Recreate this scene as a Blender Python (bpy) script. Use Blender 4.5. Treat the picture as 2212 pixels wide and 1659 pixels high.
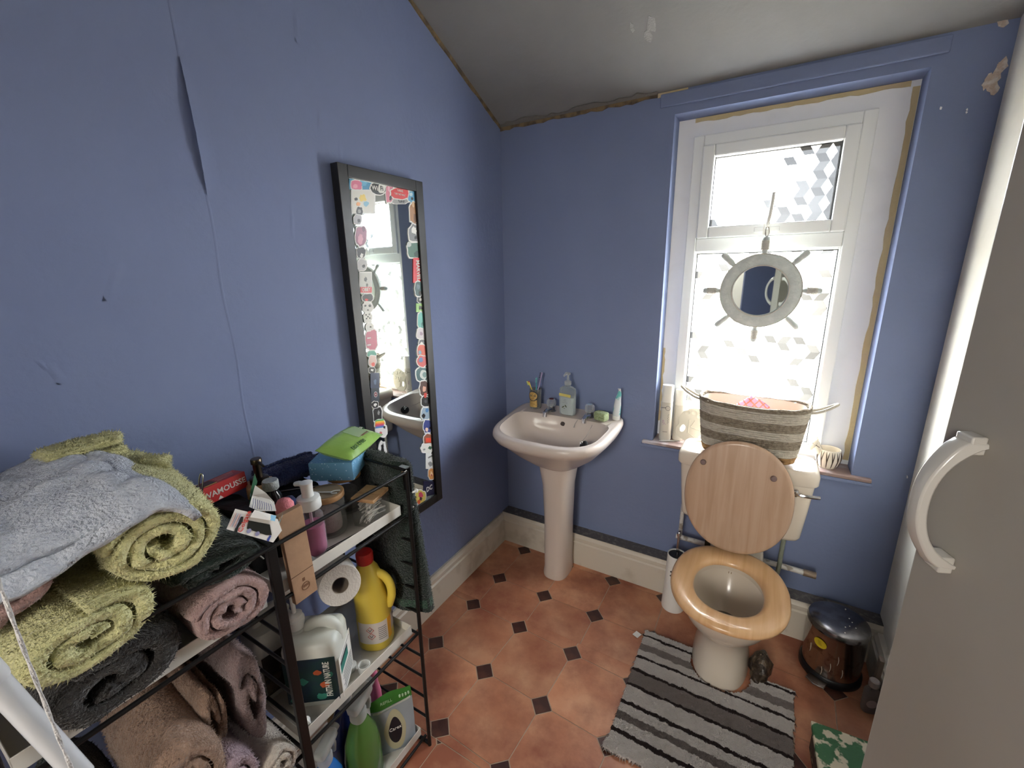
import bpy, bmesh, math, random
import numpy as np
from mathutils import Vector, Matrix, Euler, noise as mnoise
random.seed(7); RNG = np.random.default_rng(7)
for o in list(bpy.data.objects): bpy.data.objects.remove(o)
SC = bpy.context.scene; COL = SC.collection
PI = math.pi
# ---------------------------------------------------------------- camera
FPX, YAW, PITCH, ROLL = 934.1, -0.5338, 0.2547, -0.0178
CAM = np.array([1.1839, -1.9396, 1.5])
_f = np.array([math.sin(YAW)*math.cos(PITCH), math.cos(YAW)*math.cos(PITCH), -math.sin(PITCH)])
_r = np.array([math.cos(YAW), -math.sin(YAW), 0.0]); _u = np.cross(_r, _f)
CR = math.cos(ROLL)*_r + math.sin(ROLL)*_u; CU = -math.sin(ROLL)*_r + math.cos(ROLL)*_u; CD = _f
cam = bpy.data.cameras.new('camera'); camo = bpy.data.objects.new('camera', cam); COL.objects.link(camo)
cam.sensor_fit = 'HORIZONTAL'; cam.sensor_width = 36.0; cam.lens = FPX/2212*36; cam.clip_start = 0.02
_m = Matrix.Identity(4)
for i in range(3):
    _m[i][0], _m[i][1], _m[i][2], _m[i][3] = CR[i], CU[i], -CD[i], CAM[i]
camo.matrix_world = _m
SC.camera = camo
def P(px, py, ax, val):          # photo pixel -> point on the plane axis=val
    v = CD + CR*(px-1106)/FPX - CU*(py-829.5)/FPX
    t = (val-CAM[ax])/v[ax]
    return Vector(CAM + v*t)
# ---------------------------------------------------------------- world, light, exposure
W = bpy.data.worlds.new('sky'); SC.world = W; W.use_nodes = True
nt = W.node_tree; nt.nodes.clear()
tc = nt.nodes.new('ShaderNodeTexCoord'); sp = nt.nodes.new('ShaderNodeSeparateXYZ')
rp = nt.nodes.new('ShaderNodeValToRGB'); bg = nt.nodes.new('ShaderNodeBackground'); wo = nt.nodes.new('ShaderNodeOutputWorld')
nt.links.new(tc.outputs['Generated'], sp.inputs[0]); mr = nt.nodes.new('ShaderNodeMapRange'); mr.inputs['From Min'].default_value = -1; nt.links.new(sp.outputs['Z'], mr.inputs[0]); nt.links.new(mr.outputs[0], rp.inputs[0])
nt.links.new(rp.outputs[0], bg.inputs[0]); nt.links.new(bg.outputs[0], wo.inputs[0])
rp.color_ramp.elements[0].position = 0.49; rp.color_ramp.elements[0].color = (0.40, 0.375, 0.31, 1)   # sunlit ground and walls outside
rp.color_ramp.elements[1].position = 0.53; rp.color_ramp.elements[1].color = (0.90, 0.97, 1.04, 1)
bg.inputs[1].default_value = 74.0
sun = bpy.data.lights.new('sun', 'SUN'); sun.energy = 3.0; sun.angle = math.radians(14); sun.color = (1.0, 0.95, 0.86)
suno = bpy.data.objects.new('sun', sun); COL.objects.link(suno); suno.location = (0.6, 3.0, 4.0)
suno.rotation_euler = Vector((0.10, -1.0, -1.05)).to_track_quat('-Z', 'Y').to_euler()
por = bpy.data.lights.new('window_portal', 'AREA'); por.shape = 'RECTANGLE'; por.size = 0.60; por.size_y = 1.25
por.cycles.is_portal = True
poro = bpy.data.objects.new('window_portal', por); COL.objects.link(poro); poro.location = (1.14, 0.16, 1.38)
poro.rotation_euler = (-PI/2, 0, 0)
lamp = bpy.data.lights.new('fill_light', 'POINT'); lamp.energy = 135; lamp.shadow_soft_size = 0.35; lamp.color = (1.0, 0.96, 0.90)  # unseen light added behind the camera for soft frontal fill
lampo = bpy.data.objects.new('fill_light', lamp); COL.objects.link(lampo); lampo.location = (1.05, -4.10, 2.06)
vs = SC.view_settings; vs.view_transform = 'Standard'; vs.look = 'None'; vs.gamma = 1.0; vs.use_curve_mapping = False
vs.exposure = 0.0
# ---------------------------------------------------------------- helpers: materials
def lin(c):
    r = []
    for x in c[:3]:
        x = x/255.0
        r.append(x/12.92 if x <= 0.04045 else ((x+0.055)/1.055)**2.4)
    return (r[0], r[1], r[2], 1.0)
MATS = {}
def M(name, col, rough=0.5, metal=0.0, bump=None, var=None, trans=0.0, ior=1.45, coat=0.0, sheen=0.0, alpha=1.0, sub=0.0, spec=0.5, rnd=0.0):
    """bump=(scale,strength[,detail]); var=(scale,(r,g,b),lo,hi) mixes a second colour by noise"""
    if name in MATS: return MATS[name]
    m = bpy.data.materials.new(name); m.use_nodes = True; MATS[name] = m
    t = m.node_tree; b = t.nodes['Principled BSDF']; L = t.links.new
    b.inputs['Base Color'].default_value = lin(col); b.inputs['Roughness'].default_value = rough
    b.inputs['Metallic'].default_value = metal; b.inputs['Transmission Weight'].default_value = trans
    b.inputs['IOR'].default_value = ior; b.inputs['Coat Weight'].default_value = coat
    b.inputs['Sheen Weight'].default_value = sheen; b.inputs['Alpha'].default_value = alpha
    b.inputs['Specular IOR Level'].default_value = spec
    if sub: b.inputs['Subsurface Weight'].default_value = sub; b.inputs['Subsurface Radius'].default_value = (.01,.008,.006)
    co = t.nodes.new('ShaderNodeTexCoord')
    src = None
    if var:
        n = t.nodes.new('ShaderNodeTexNoise'); n.inputs['Scale'].default_value = var[0]; n.inputs['Detail'].default_value = 6
        L(co.outputs['Object'], n.inputs['Vector'])
        r = t.nodes.new('ShaderNodeValToRGB'); r.color_ramp.elements[0].position = var[2]; r.color_ramp.elements[1].position = var[3]
        r.color_ramp.elements[0].color = lin(col); r.color_ramp.elements[1].color = lin(var[1])
        L(n.outputs['Fac'], r.inputs[0]); src = r.outputs[0]
    if rnd:
        oi = t.nodes.new('ShaderNodeObjectInfo'); mr = t.nodes.new('ShaderNodeMapRange')
        mr.inputs['To Min'].default_value = 1-rnd; mr.inputs['To Max'].default_value = 1+rnd
        L(oi.outputs['Random'], mr.inputs[0])
        mx = t.nodes.new('ShaderNodeVectorMath'); mx.operation = 'SCALE'
        if src: L(src, mx.inputs[0])
        else: mx.inputs[0].default_value = lin(col)[:3]
        L(mr.outputs[0], mx.inputs['Scale']); src = mx.outputs[0]
    if src: L(src, b.inputs['Base Color'])
    if bump:
        n = t.nodes.new('ShaderNodeTexNoise'); n.inputs['Scale'].default_value = bump[0]; n.inputs['Detail'].default_value = bump[2] if len(bump) > 2 else 3
        L(co.outputs['Object'], n.inputs['Vector'])
        bp = t.nodes.new('ShaderNodeBump'); bp.inputs['Strength'].default_value = bump[1]; bp.inputs['Distance'].default_value = 0.01
        L(n.outputs['Fac'], bp.inputs['Height']); L(bp.outputs[0], b.inputs['Normal'])
    return m
def glass(name, col, rough=0.02, dens=0.25):
    """cheap clear glass or plastic: tinted transparency under a thin reflection"""
    if name in MATS: return MATS[name]
    m = bpy.data.materials.new(name); m.use_nodes = True; MATS[name] = m
    t = m.node_tree; t.nodes.clear(); L = t.links.new
    out = t.nodes.new('ShaderNodeOutputMaterial'); tr = t.nodes.new('ShaderNodeBsdfTransparent'); tr.inputs[0].default_value = lin(col)
    gl = t.nodes.new('ShaderNodeBsdfPrincipled'); gl.inputs['Base Color'].default_value = lin(col); gl.inputs['Roughness'].default_value = rough+0.05
    lw = t.nodes.new('ShaderNodeLayerWeight'); lw.inputs[0].default_value = 0.25
    mr = t.nodes.new('ShaderNodeMapRange'); mr.inputs['To Min'].default_value = dens*0.4; mr.inputs['To Max'].default_value = min(1, dens*2.2)
    mx = t.nodes.new('ShaderNodeMixShader')
    L(lw.outputs['Facing'], mr.inputs[0]); L(mr.outputs[0], mx.inputs[0]); L(tr.outputs[0], mx.inputs[1]); L(gl.outputs[0], mx.inputs[2]); L(mx.outputs[0], out.inputs[0])
    return m
# ---------------------------------------------------------------- helpers: meshes (v, f) pairs
def bx(x0, x1, y0, y1, z0, z1):
    v = [(x, y, z) for x in (x0, x1) for y in (y0, y1) for z in (z0, z1)]
    return v, [(0,1,3,2), (4,6,7,5), (0,4,5,1), (2,3,7,6), (0,2,6,4), (1,5,7,3)]
def cb(cx, cy, cz, sx, sy, sz): return bx(cx-sx/2, cx+sx/2, cy-sy/2, cy+sy/2, cz-sz/2, cz+sz/2)
def join(*parts):
    V, F = [], []
    for v, f in parts:
        k = len(V); V += list(v); F += [tuple(i+k for i in q) for q in f]
    return V, F
def xf(vf, m):
    return [tuple(m @ Vector(p)) for p in vf[0]], vf[1]
def T(x, y, z): return Matrix.Translation((x, y, z))
def RX(a): return Matrix.Rotation(a, 4, 'X')
def RY(a): return Matrix.Rotation(a, 4, 'Y')
def RZ(a): return Matrix.Rotation(a, 4, 'Z')
def loft(rings, cap0=True, cap1=True, closed=True):
    n = len(rings[0]); V = [p for r in rings for p in r]; F = []
    for i in range(len(rings)-1):
        for j in range(n if closed else n-1):
            a = i*n+j; b = i*n+(j+1) % n
            F.append((a, b, b+n, a+n))
    if cap0: F.append(tuple(reversed(range(n))))
    if cap1: F.append(tuple(range((len(rings)-1)*n, len(rings)*n)))
    return V, F
def ring(cx, cy, a, b, z, n=32, e=2.0, ph=0.0):
    r = []
    for i in range(n):
        t = 2*PI*i/n+ph; c, s = math.cos(t), math.sin(t)
        r.append((cx+a*math.copysign(abs(c)**(2/e), c), cy+b*math.copysign(abs(s)**(2/e), s), z))
    return r
def lathe(prof, n=28, cap0=True, cap1=True):
    return loft([ring(0, 0, max(r, 1e-4), max(r, 1e-4), z, n) for r, z in prof], cap0, cap1)
def rbox(cx, cy, cz, sx, sy, sz, r=0.005, n=24, e=5):
    """rounded box standing along z"""
    a, b, h = sx/2, sy/2, sz/2
    return loft([ring(cx, cy, a-r, b-r, cz-h, n, e), ring(cx, cy, a-r*.3, b-r*.3, cz-h+r*.3, n, e), ring(cx, cy, a, b, cz-h+r, n, e),
                 ring(cx, cy, a, b, cz+h-r, n, e), ring(cx, cy, a-r*.3, b-r*.3, cz+h-r*.3, n, e), ring(cx, cy, a-r, b-r, cz+h, n, e)])
def tube(path, r, n=10, caps=True):
    pts = [Vector(p) for p in path]; k = len(pts); rings = []
    rr = r if isinstance(r, (list, tuple)) else [r]*k
    d0 = (pts[1]-pts[0]).normalized()
    ref = Vector((0, 0, 1)) if abs(d0.z) < 0.9 else Vector((1, 0, 0))
    nx = d0.cross(ref).normalized()
    for i in range(k):
        d = (pts[min(i+1, k-1)]-pts[max(i-1, 0)]).normalized()
        nx = (nx-d*nx.dot(d)).normalized(); ny = d.cross(nx)
        rings.append([tuple(pts[i]+nx*(rr[i]*math.cos(2*PI*j/n))+ny*(rr[i]*math.sin(2*PI*j/n))) for j in range(n)])
    V, F = loft(rings, caps, caps)
    return V, F
def prism(poly, h0, h1, ax=2):
    """2D polygon extruded along ax; poly in the two other axes, in x,y,z order"""
    def put(p, h):
        q = list(p); q.insert(ax, h); return tuple(q)
    return loft([[put(p, h0) for p in poly], [put(p, h1) for p in poly]])
def spline(pts, n=40):
    pts = [Vector(p) for p in pts]; out = []; k = len(pts)
    for i in range(k-1):
        p0, p1, p2, p3 = pts[max(i-1, 0)], pts[i], pts[i+1], pts[min(i+2, k-1)]
        m = max(2, n//(k-1))
        for j in range(m):
            t = j/m
            out.append(0.5*((2*p1)+(p2-p0)*t+(2*p0-5*p1+4*p2-p3)*t*t+(3*p1-p0-3*p2+p3)*t**3))
    out.append(pts[-1]); return out
def mk(name, vf, mat=None, parent=None, smooth=None, bevel=0.0, seg=2, mats=None, midx=None, loc=None, sub=0, solid=0.0, vary=False):
    v, f = vf
    me = bpy.data.meshes.new(name); me.from_pydata([tuple(p) for p in v], [], [tuple(q) for q in f]); me.validate()
    bm = bmesh.new(); bm.from_mesh(me); bmesh.ops.recalc_face_normals(bm, faces=bm.faces); bm.to_mesh(me); bm.free()
    if smooth is not None:
        me.polygons.foreach_set('use_smooth', [True]*len(me.polygons))
        if smooth < 180: me.set_sharp_from_angle(angle=math.radians(smooth))
    for q in (mats or ([mat] if mat else [])): me.materials.append(q)
    if midx is not None:
        for p in me.polygons: p.material_index = midx(p)
    o = bpy.data.objects.new(name, me); COL.objects.link(o)
    if parent is not None: o.parent = parent
    if loc: o.location = loc
    if solid:
        md = o.modifiers.new('solid', 'SOLIDIFY'); md.thickness = solid; md.offset = 0
    if bevel:
        md = o.modifiers.new('bevel', 'BEVEL'); md.width = bevel; md.segments = seg; md.limit_method = 'ANGLE'; md.angle_limit = math.radians(40)
        md.harden_normals = False
    if sub:
        md = o.modifiers.new('sub', 'SUBSURF'); md.levels = sub; md.render_levels = sub
    return o
def tag(o, label, cat, group=None):
    o['label'] = label; o['category'] = cat
    if group: o['group'] = group
    return o
def thing(name, label, cat, loc=(0, 0, 0), rot=(0, 0, 0), group=None):
    o = bpy.data.objects.new(name, None); COL.objects.link(o); o.empty_display_size = 0.05
    o.location = loc; o.rotation_euler = rot
    return tag(o, label, cat, group)
def struct(o): o['kind'] = 'structure'; return o
def dup(root, loc, rot=None, label=None, group=None):
    r = root.copy(); COL.objects.link(r); r.location = loc
    if rot is not None: r.rotation_euler = rot
    if label: r['label'] = label
    if group: r['group'] = group
    for ch in root.children:
        c = ch.copy(); COL.objects.link(c); c.parent = r
        for g in ch.children:
            d = g.copy(); COL.objects.link(d); d.parent = c
    return r
def text(name, body, size, mat, parent, mw, ext=0.0004, align='CENTER', sx=1.0, bold=0.0):
    """flat lettering as a mesh; mw places local XY text plane"""
    cu = bpy.data.curves.new(name, 'FONT'); cu.body = body; cu.size = size; cu.extrude = ext; cu.align_x = align; cu.align_y = 'CENTER'
    cu.offset = bold; cu.resolution_u = 2
    o = bpy.data.objects.new(name, cu); COL.objects.link(o)
    dg = bpy.context.evaluated_depsgraph_get(); me = bpy.data.meshes.new_from_object(o.evaluated_get(dg))
    bpy.data.objects.remove(o); bpy.data.curves.remove(cu)
    me.transform(mw @ Matrix.Diagonal((sx, 1, 1, 1)))
    me.materials.clear(); me.materials.append(mat)
    q = bpy.data.objects.new(name, me); COL.objects.link(q); q.parent = parent
    return q
def frame(origin, xdir, ydir):
    """matrix whose local x,y follow the given directions (text planes)"""
    x = Vector(xdir).normalized(); y = Vector(ydir); y = (y-x*y.dot(x)).normalized(); z = x.cross(y)
    m = Matrix.Identity(4)
    for i in range(3): m[i][0], m[i][1], m[i][2], m[i][3] = x[i], y[i], z[i], origin[i]
    return m
def pile(o, n, length, mat, rad=0.0012, bend=0.6, name='pile', seed=1, up=None):
    """short terry tufts growing from a mesh part, one stuff part"""
    me = o.data; me.calc_loop_triangles()
    co = np.empty(len(me.vertices)*3); me.vertices.foreach_get('co', co); co = co.reshape(-1, 3)
    tr = np.empty(len(me.loop_triangles)*3, dtype=np.int64); me.loop_triangles.foreach_get('vertices', tr); tr = tr.reshape(-1, 3)
    a, b, c = co[tr[:, 0]], co[tr[:, 1]], co[tr[:, 2]]
    nn = np.cross(b-a, c-a); ar = np.linalg.norm(nn, axis=1); nn = nn/np.maximum(ar, 1e-12)[:, None]
    g = np.random.default_rng(seed); idx = g.choice(len(tr), n, p=ar/ar.sum())
    u = g.random((n, 2)); fl = u.sum(1) > 1; u[fl] = 1-u[fl]
    p = a[idx]+(b-a)[idx]*u[:, :1]+(c-a)[idx]*u[:, 1:]
    N = nn[idx]; j = g.normal(size=(n, 3)); t1 = np.cross(N, j); t1 /= np.maximum(np.linalg.norm(t1, axis=1), 1e-9)[:, None]; t2 = np.cross(N, t1)
    Ls = length*(0.6+0.8*g.random((n, 1)))
    p = p-N*length*0.2
    v0 = p+t1*rad; v1 = p-t1*rad*0.5+t2*rad*0.87; v2 = p-t1*rad*0.5-t2*rad*0.87
    v3 = p+N*Ls+t1*Ls*bend*(g.random((n, 1))-0.2)
    V = np.stack([v0, v1, v2, v3], 1).reshape(-1, 3)
    k = (np.arange(n)*4)[:, None]
    F = np.stack([k+[0, 1, 3], k+[1, 2, 3], k+[2, 0, 3]], 1).reshape(-1, 3)
    m2 = bpy.data.meshes.new(name); m2.vertices.add(len(V)); m2.vertices.foreach_set('co', V.ravel())
    m2.loops.add(len(F)*3); m2.loops.foreach_set('vertex_index', F.ravel()); m2.polygons.add(len(F))
    m2.polygons.foreach_set('loop_start', np.arange(len(F))*3); m2.update(); m2.validate()
    m2.polygons.foreach_set('use_smooth', [True]*len(F))
    m2.materials.append(mat)
    q = bpy.data.objects.new(name, m2); COL.objects.link(q); q['kind'] = 'stuff'
    par = o.parent
    q.parent = o
    return q
# ---------------------------------------------------------------- structure materials
BLUE = (116, 128, 164)
def wall_mat(name, col, stain):
    m = M(name, col, 0.75, bump=(55, 0.12, 6), var=(3.0, stain, 0.45, 0.75)); return m
m_blue = wall_mat('blue_wallpaper', BLUE, (111, 123, 160))
m_blue2 = wall_mat('blue_paint', (118, 130, 164), (122, 134, 168))
m_cream = M('cream_paint', (238, 234, 222), 0.5, bump=(30, 0.1), var=(5, (226, 221, 208), .5, .75))
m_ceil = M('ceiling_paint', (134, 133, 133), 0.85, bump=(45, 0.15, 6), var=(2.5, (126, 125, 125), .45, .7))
m_skirt = M('old_gloss_white', (206, 198, 184), 0.38, bump=(25, 0.1), var=(9, (168, 156, 140), .55, .8))
m_dirt = M('dusty_ledge', (96, 92, 92), 0.8, bump=(200, .3), var=(60, (130, 124, 120), .5, .7))
m_putty = M('yellow_sealant', (208, 190, 148), 0.7, bump=(80, .3), var=(12, (200, 180, 150), .5, .7))
m_brownedge = M('brown_stain_strip', (128, 108, 78), 0.8, bump=(90, .4), var=(30, (84, 74, 62), .45, .65))
m_upvc = M('white_upvc', (244, 247, 247), 0.28, bump=(18, 0.03))
m_surround = M('white_gloss_board', (246, 248, 251), 0.4, bump=(25, 0.08), var=(8, (238, 240, 243), .55, .75))
m_gasket = M('black_gasket', (40, 42, 44), 0.6)
m_chip = M('bare_plaster', (205, 186, 170), .9, bump=(120, .5), var=(60, (222, 214, 206), .45, .6))
# ---------------------------------------------------------------- room shell
RW, FY, HC, SL = 1.697, -4.40, 2.157, 0.44          # right wall x, far wall y behind the camera, ceiling height at window wall, slope
def cz(y): return HC-SL*max(y, -1.7)
def profile(y0, y1, zb=-.06): return [(y0, zb), (y0, cz(y0)+.05)]+([(-1.7, cz(-1.7)+.05)] if y1 < -1.7 < y0 else [])+[(y1, cz(y1)+.05), (y1, zb)]
wall_left = struct(mk('wall_left', prism(profile(.02, FY), -0.14, 0.0, 0), m_blue))
# lifted wallpaper seam
def tear():
    V, F = [], []; n = 26
    for i in range(n):
        t = i/(n-1); z = 1.975-t*0.30; s = math.sin(PI*min(1, t*1.02))**0.8
        y0 = -1.352+0.006*t
        V += [(0.0006, y0+0.035, z), (0.001+0.002*s, y0+0.015, z), (0.001+0.012*s, y0-0.001-0.003*s+random.uniform(-.0006, .0006), z), (0.0004+0.0108*s, y0-0.0012-0.003*s, z), (0.0003+.001*s, y0+0.014, z)]
    for i in range(n-1):
        for j in range(4): a = i*5+j; F.append((a, a+1, a+6, a+5))
    return V, F
mk('wallpaper_flap', tear(), m_blue, wall_left, 60)
def strip(x, yz, w, h, n=2):
    V, F = [], []
    for (y, z) in yz: V += [(x, y-w, z), (x+h, y, z), (x, y+w, z)]
    for i in range(len(yz)-1):
        for j in range(2): a = i*3+j; F.append((a, a+1, a+4, a+3))
    return V, F
mk('wallpaper_seam', join(strip(0.0002, [(-1.352, 2.30), (-1.352, 1.97)], .004, .0022), strip(0.0002, [(-1.349+.003*math.sin(i), 1.70-.05*i) for i in range(15)], .0035, .0016)), m_blue, wall_left, 80)
for (a, b, w) in (((-1.536, 1.545), (-1.575, 1.455), .012), ((-1.688, 1.345), (-1.674, 1.30), .010), ((-1.70, 1.352), (-1.69, 1.33), .006), ((-1.037, 2.21), (-1.043, 2.11), .012), ((-.938, 1.905), (-.945, 1.83), .009), ((-1.0, 1.97), (-1.01, 1.90), .008), ((-1.13, 1.70), (-1.14, 1.60), .007)):
    k = 9; yz = [(a[0]+(b[0]-a[0])*i/(k-1), a[1]+(b[1]-a[1])*i/(k-1)) for i in range(k)]
    V, F = [], []
    for i, (y, z) in enumerate(yz):
        s = math.sin(PI*i/(k-1)); V += [(0.0, y-w, z), (.0016*s, y-w*.3, z), (.002*s, y, z), (.0004, y+w*.45, z), (0, y+w, z)]
    for i in range(k-1):
        for j in range(4): q = i*5+j; F.append((q, q+1, q+6, q+5))
    mk('wallpaper_crease', (V, F), m_blue, wall_left, 180)
# back wall with the window opening
X1, X2, ZT, ZS = 0.788, 1.5265, 2.0747, 0.7316
RY_ = 0.10
wall_back = struct(mk('wall_back', join(bx(-0.14, X1, 0, .26, -.06, 2.25), bx(X2, RW+.14, 0, .26, -.06, 2.25), bx(X1, X2, 0, .26, -.06, ZS-.012), bx(X1, X2, 0, .26, ZT, 2.25)), m_blue2))
DY0, DY1 = -1.965, -2.735
wall_right = struct(mk('wall_right', join(prism(profile(.02, DY0), RW, RW+.14, 0), prism(profile(DY1, FY), RW, RW+.14, 0), prism(profile(DY0, DY1, 2.0), RW, RW+.14, 0)), m_cream))
PY = -2.90
light_baffle_wall = struct(mk('light_baffle_wall', join(bx(-.14, .62, PY-.1, PY, -.06, 3.0), bx(1.42, RW+.14, PY-.1, PY, -.06, 3.0), bx(.62, 1.42, PY-.1, PY, 2.0, 3.0)), m_blue))  # unseen partition added to keep the fill off the ceiling and left wall
struct(mk('wall_far', bx(-.14, RW+.14, FY-.12, FY, -.06, 3.0), m_cream))
struct(mk('wall_landing', join(bx(RW+.9, RW+1.0, FY, -1.2, -.06, 2.6), bx(RW+.14, RW+.9, -1.3, -1.2, -.06, 2.6), bx(RW+.14, RW+.9, FY-.12, FY, -.06, 2.6), bx(RW+.14, RW+1.0, FY, -1.2, 2.5, 2.6), bx(RW+.14, RW+1.0, FY, -1.2, -.06, -.002)), M('landing_paint', (120, 120, 120), .8)))
cp = [(0.02, HC-SL*.02), (-1.7, cz(-1.7)), (FY-.02, cz(FY)), (FY-.02, cz(FY)+.1), (-1.7, cz(-1.7)+.1), (0.02, HC+.1)]
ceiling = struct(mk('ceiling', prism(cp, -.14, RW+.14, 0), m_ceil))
# paint scars on the ceiling and the bare patches along its edges
for (px, py, s) in ((1408, 55, .030), (1400, 78, .022), (1365, 60, .016)):
    v = CD+CR*(px-1106)/FPX-CU*(py-829.5)/FPX
    t = (HC-SL*CAM[1]-CAM[2])/(v[2]+SL*v[1]); p = CAM+v*t
    k = 11; blob = [(p[0]+s*(.5+.7*random.random())*math.cos(2*PI*i/k)*.6, p[1]+s*(.5+.9*random.random())*math.sin(2*PI*i/k)) for i in range(k)]
    mk('flaking_patch', loft([[(x, y, cz(y)-.0012) for x, y in blob], [(x, y, cz(y)+.002) for x, y in blob]]), M('flaked_paint', (158, 157, 157), .8, bump=(150, .6)), ceiling)
def edge_strip(a, b, w, t, nrm, mat, name, n=24, jit=.4, par=None):
    """ragged thin strip along a-b, width along w vector, thickness along nrm"""
    a, b, w, nrm = Vector(a), Vector(b), Vector(w), Vector(nrm); top, bot = [], []
    for i in range(n):
        p = a.lerp(b, i/(n-1)); bot.append(p); top.append(p+w*(1-jit*random.random()))
    pl = bot+top[::-1]
    return mk(name, loft([[tuple(p) for p in pl], [tuple(p+nrm*t) for p in pl]]), mat, par)
t1 = struct(edge_strip((0.0, -.0, HC), (0.0, -1.25, cz(-1.25)), (0, -.002, -.017), .006, (1, 0, 0), m_brownedge, 'trim_1', 40, .35))
t2 = struct(edge_strip((0.0, 0, HC+.002), (0.72, 0, HC+.002), (0, 0, -.022), .005, (0, -1, 0), m_brownedge, 'trim_2', 30, .4))
edge_strip((0.72, 0, HC), (0.83, 0, HC), (0, 0, -.018), .003, (0, -1, 0), m_putty, 'sealant', 12, .5, t2)
edge_strip((0.0, 0, HC-.002), (.72, 0, HC-.002), (0, -.03, .0132), .003, (0, -.3, -1), M('grey_scuffed_edge', (120, 116, 112), .9, bump=(120, .5)), 'scuffed_edge', 30, .6, ceiling)
# raised lintel board above the window
struct(mk('trim_3', bx(.732, 1.56, -.010, 0.0, 2.103, 2.150), m_blue2, bevel=.004))
for (px, py, s, n_) in ((2165, 45, .020, 4), (2150, 160, .028, 5), (2140, 185, .02, 4), (1590, 152, .012, 4), (1620, 148, .012, 3), (1830, 1025, .006, 2), (1960, 1030, .004, 2), (2030, 235, .006, 2), (2090, 240, .005, 2)):
    p = P(px, py, 1, 0.0)
    for q in range(n_):
        k = 9; cx_, cz_ = p.x+random.uniform(-s, s)*.5, p.z+random.uniform(-s, s)*.7
        blob = [(cx_+s*.55*(.4+.8*random.random())*math.cos(2*PI*i/k), cz_+s*.8*(.4+.8*random.random())*math.sin(2*PI*i/k)) for i in range(k)]
        mk('chipped_paint', loft([[(x, .001, z) for x, z in blob], [(x, -.0012-.0003*q, z) for x, z in blob]]), m_chip if s > .015 else m_surround, wall_back)
# ---------------------------------------------------------------- floor: vinyl sheets of octagons and small squares
m_tile = M('terracotta_vinyl', (186, 124, 92), 0.42, bump=(60, 0.10, 5), var=(7.0, (208, 158, 124), .36, .72), rnd=.16)
_t = m_tile.node_tree; _b = _t.nodes['Principled BSDF']
def mottled(m, dark):
    t = m.node_tree; b = t.nodes['Principled BSDF']; src = b.inputs['Base Color'].links[0].from_socket
    co = t.nodes.new('ShaderNodeTexCoord'); n = t.nodes.new('ShaderNodeTexNoise'); n.inputs['Scale'].default_value = 3.2; n.inputs['Detail'].default_value = 8; n.inputs['Roughness'].default_value = .62
    oi = t.nodes.new('ShaderNodeObjectInfo'); ad = t.nodes.new('ShaderNodeVectorMath'); ad.operation = 'ADD'
    t.links.new(co.outputs['Object'], ad.inputs[0]); t.links.new(oi.outputs['Location'], ad.inputs[1]); t.links.new(ad.outputs[0], n.inputs['Vector'])
    r = t.nodes.new('ShaderNodeValToRGB'); r.color_ramp.elements[0].position = .40; r.color_ramp.elements[1].position = .62
    t.links.new(n.outputs['Fac'], r.inputs[0])
    mx = t.nodes.new('ShaderNodeMix'); mx.data_type = 'RGBA'; mx.blend_type = 'MIX'
    t.links.new(r.outputs[0], mx.inputs['Factor']); mx.inputs['A'].default_value = lin(dark); t.links.new(src, mx.inputs['B'])
    t.links.new(mx.outputs['Result'], b.inputs['Base Color'])
mottled(m_tile, (146, 88, 66))
m_dot = M('dark_brown_vinyl', (62, 36, 30), 0.42, bump=(60, .1), var=(18, (86, 52, 40), .45, .7), rnd=.12)
m_grout = M('pale_grout', (176, 158, 138), 0.7, bump=(80, .15), var=(20, (140, 120, 102), .5, .75))
floor = struct(mk('floor', bx(-.14, RW+.14, FY, .1, -.07, -.0016), m_grout))
def clip(poly, ax, val, keep_less):
    out = []
    for i in range(len(poly)):
        a, b = poly[i], poly[(i+1) % len(poly)]
        ia = (a[ax] <= val) == keep_less; ib = (b[ax] <= val) == keep_less
        if ia: out.append(a)
        if ia != ib:
            t = (val-a[ax])/(b[ax]-a[ax]); out.append((a[0]+(b[0]-a[0])*t, a[1]+(b[1]-a[1])*t))
    return out
def area(p): return abs(sum(p[i][0]*p[(i+1) % len(p)][1]-p[(i+1) % len(p)][0]*p[i][1] for i in range(len(p))))/2
CUT, GAP = 0.042, 0.0016
def sheet(ox, oy, ang, px, py, xr, yr, zt):
    ca, sa = math.cos(ang), math.sin(ang)
    def w(u, v): return (ox+px*u*ca-py*v*sa, oy+px*u*sa+py*v*ca)
    for i in range(-9, 10):
        for j in range(-10, 11):
            for kind in (0, 1):
                if kind == 0:        # octagon between four squares
                    c = CUT/px+GAP/px*.7; g = GAP/px
                    pl = [(c, g), (1-c, g), (1-g, c), (1-g, 1-c), (1-c, 1-g), (c, 1-g), (g, 1-c), (g, c)]
                    pl = [w(i+u, j+v) for u, v in pl]
                else:
                    c = (CUT-GAP*1.6)/px
                    pl = [w(i+u, j+v) for u, v in ((c, 0), (0, c), (-c, 0), (0, -c))]
                for ax, val, less in ((0, xr[0], False), (0, xr[1], True), (1, yr[0], False), (1, yr[1], True)):
                    if pl: pl = clip(pl, ax, val, less)
                if len(pl) < 3 or area(pl) < 2e-5: continue
                cx = sum(p[0] for p in pl)/len(pl); cy = sum(p[1] for p in pl)/len(pl)
                lo = [(x-cx, y-cy) for x, y in pl]
                o = mk('octagon_tile' if kind == 0 else 'small_square_tile', prism(lo, -.004, zt), m_tile if kind == 0 else m_dot, floor)
                o.location = (cx, cy, 0)
sheet(.163, -.371, 0.0, .2515, .2600, (0.0, 1.30), (-.546, 0.0), .0004)
sheet(1.546, -.289, -.03, .2515, .2560, (1.3003, RW), (-.546, 0.0), .0004)
sheet(.391, -.847, -.046, .2525, .2545, (0.0, RW), (-1.133, -.5463), 0.0)
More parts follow.
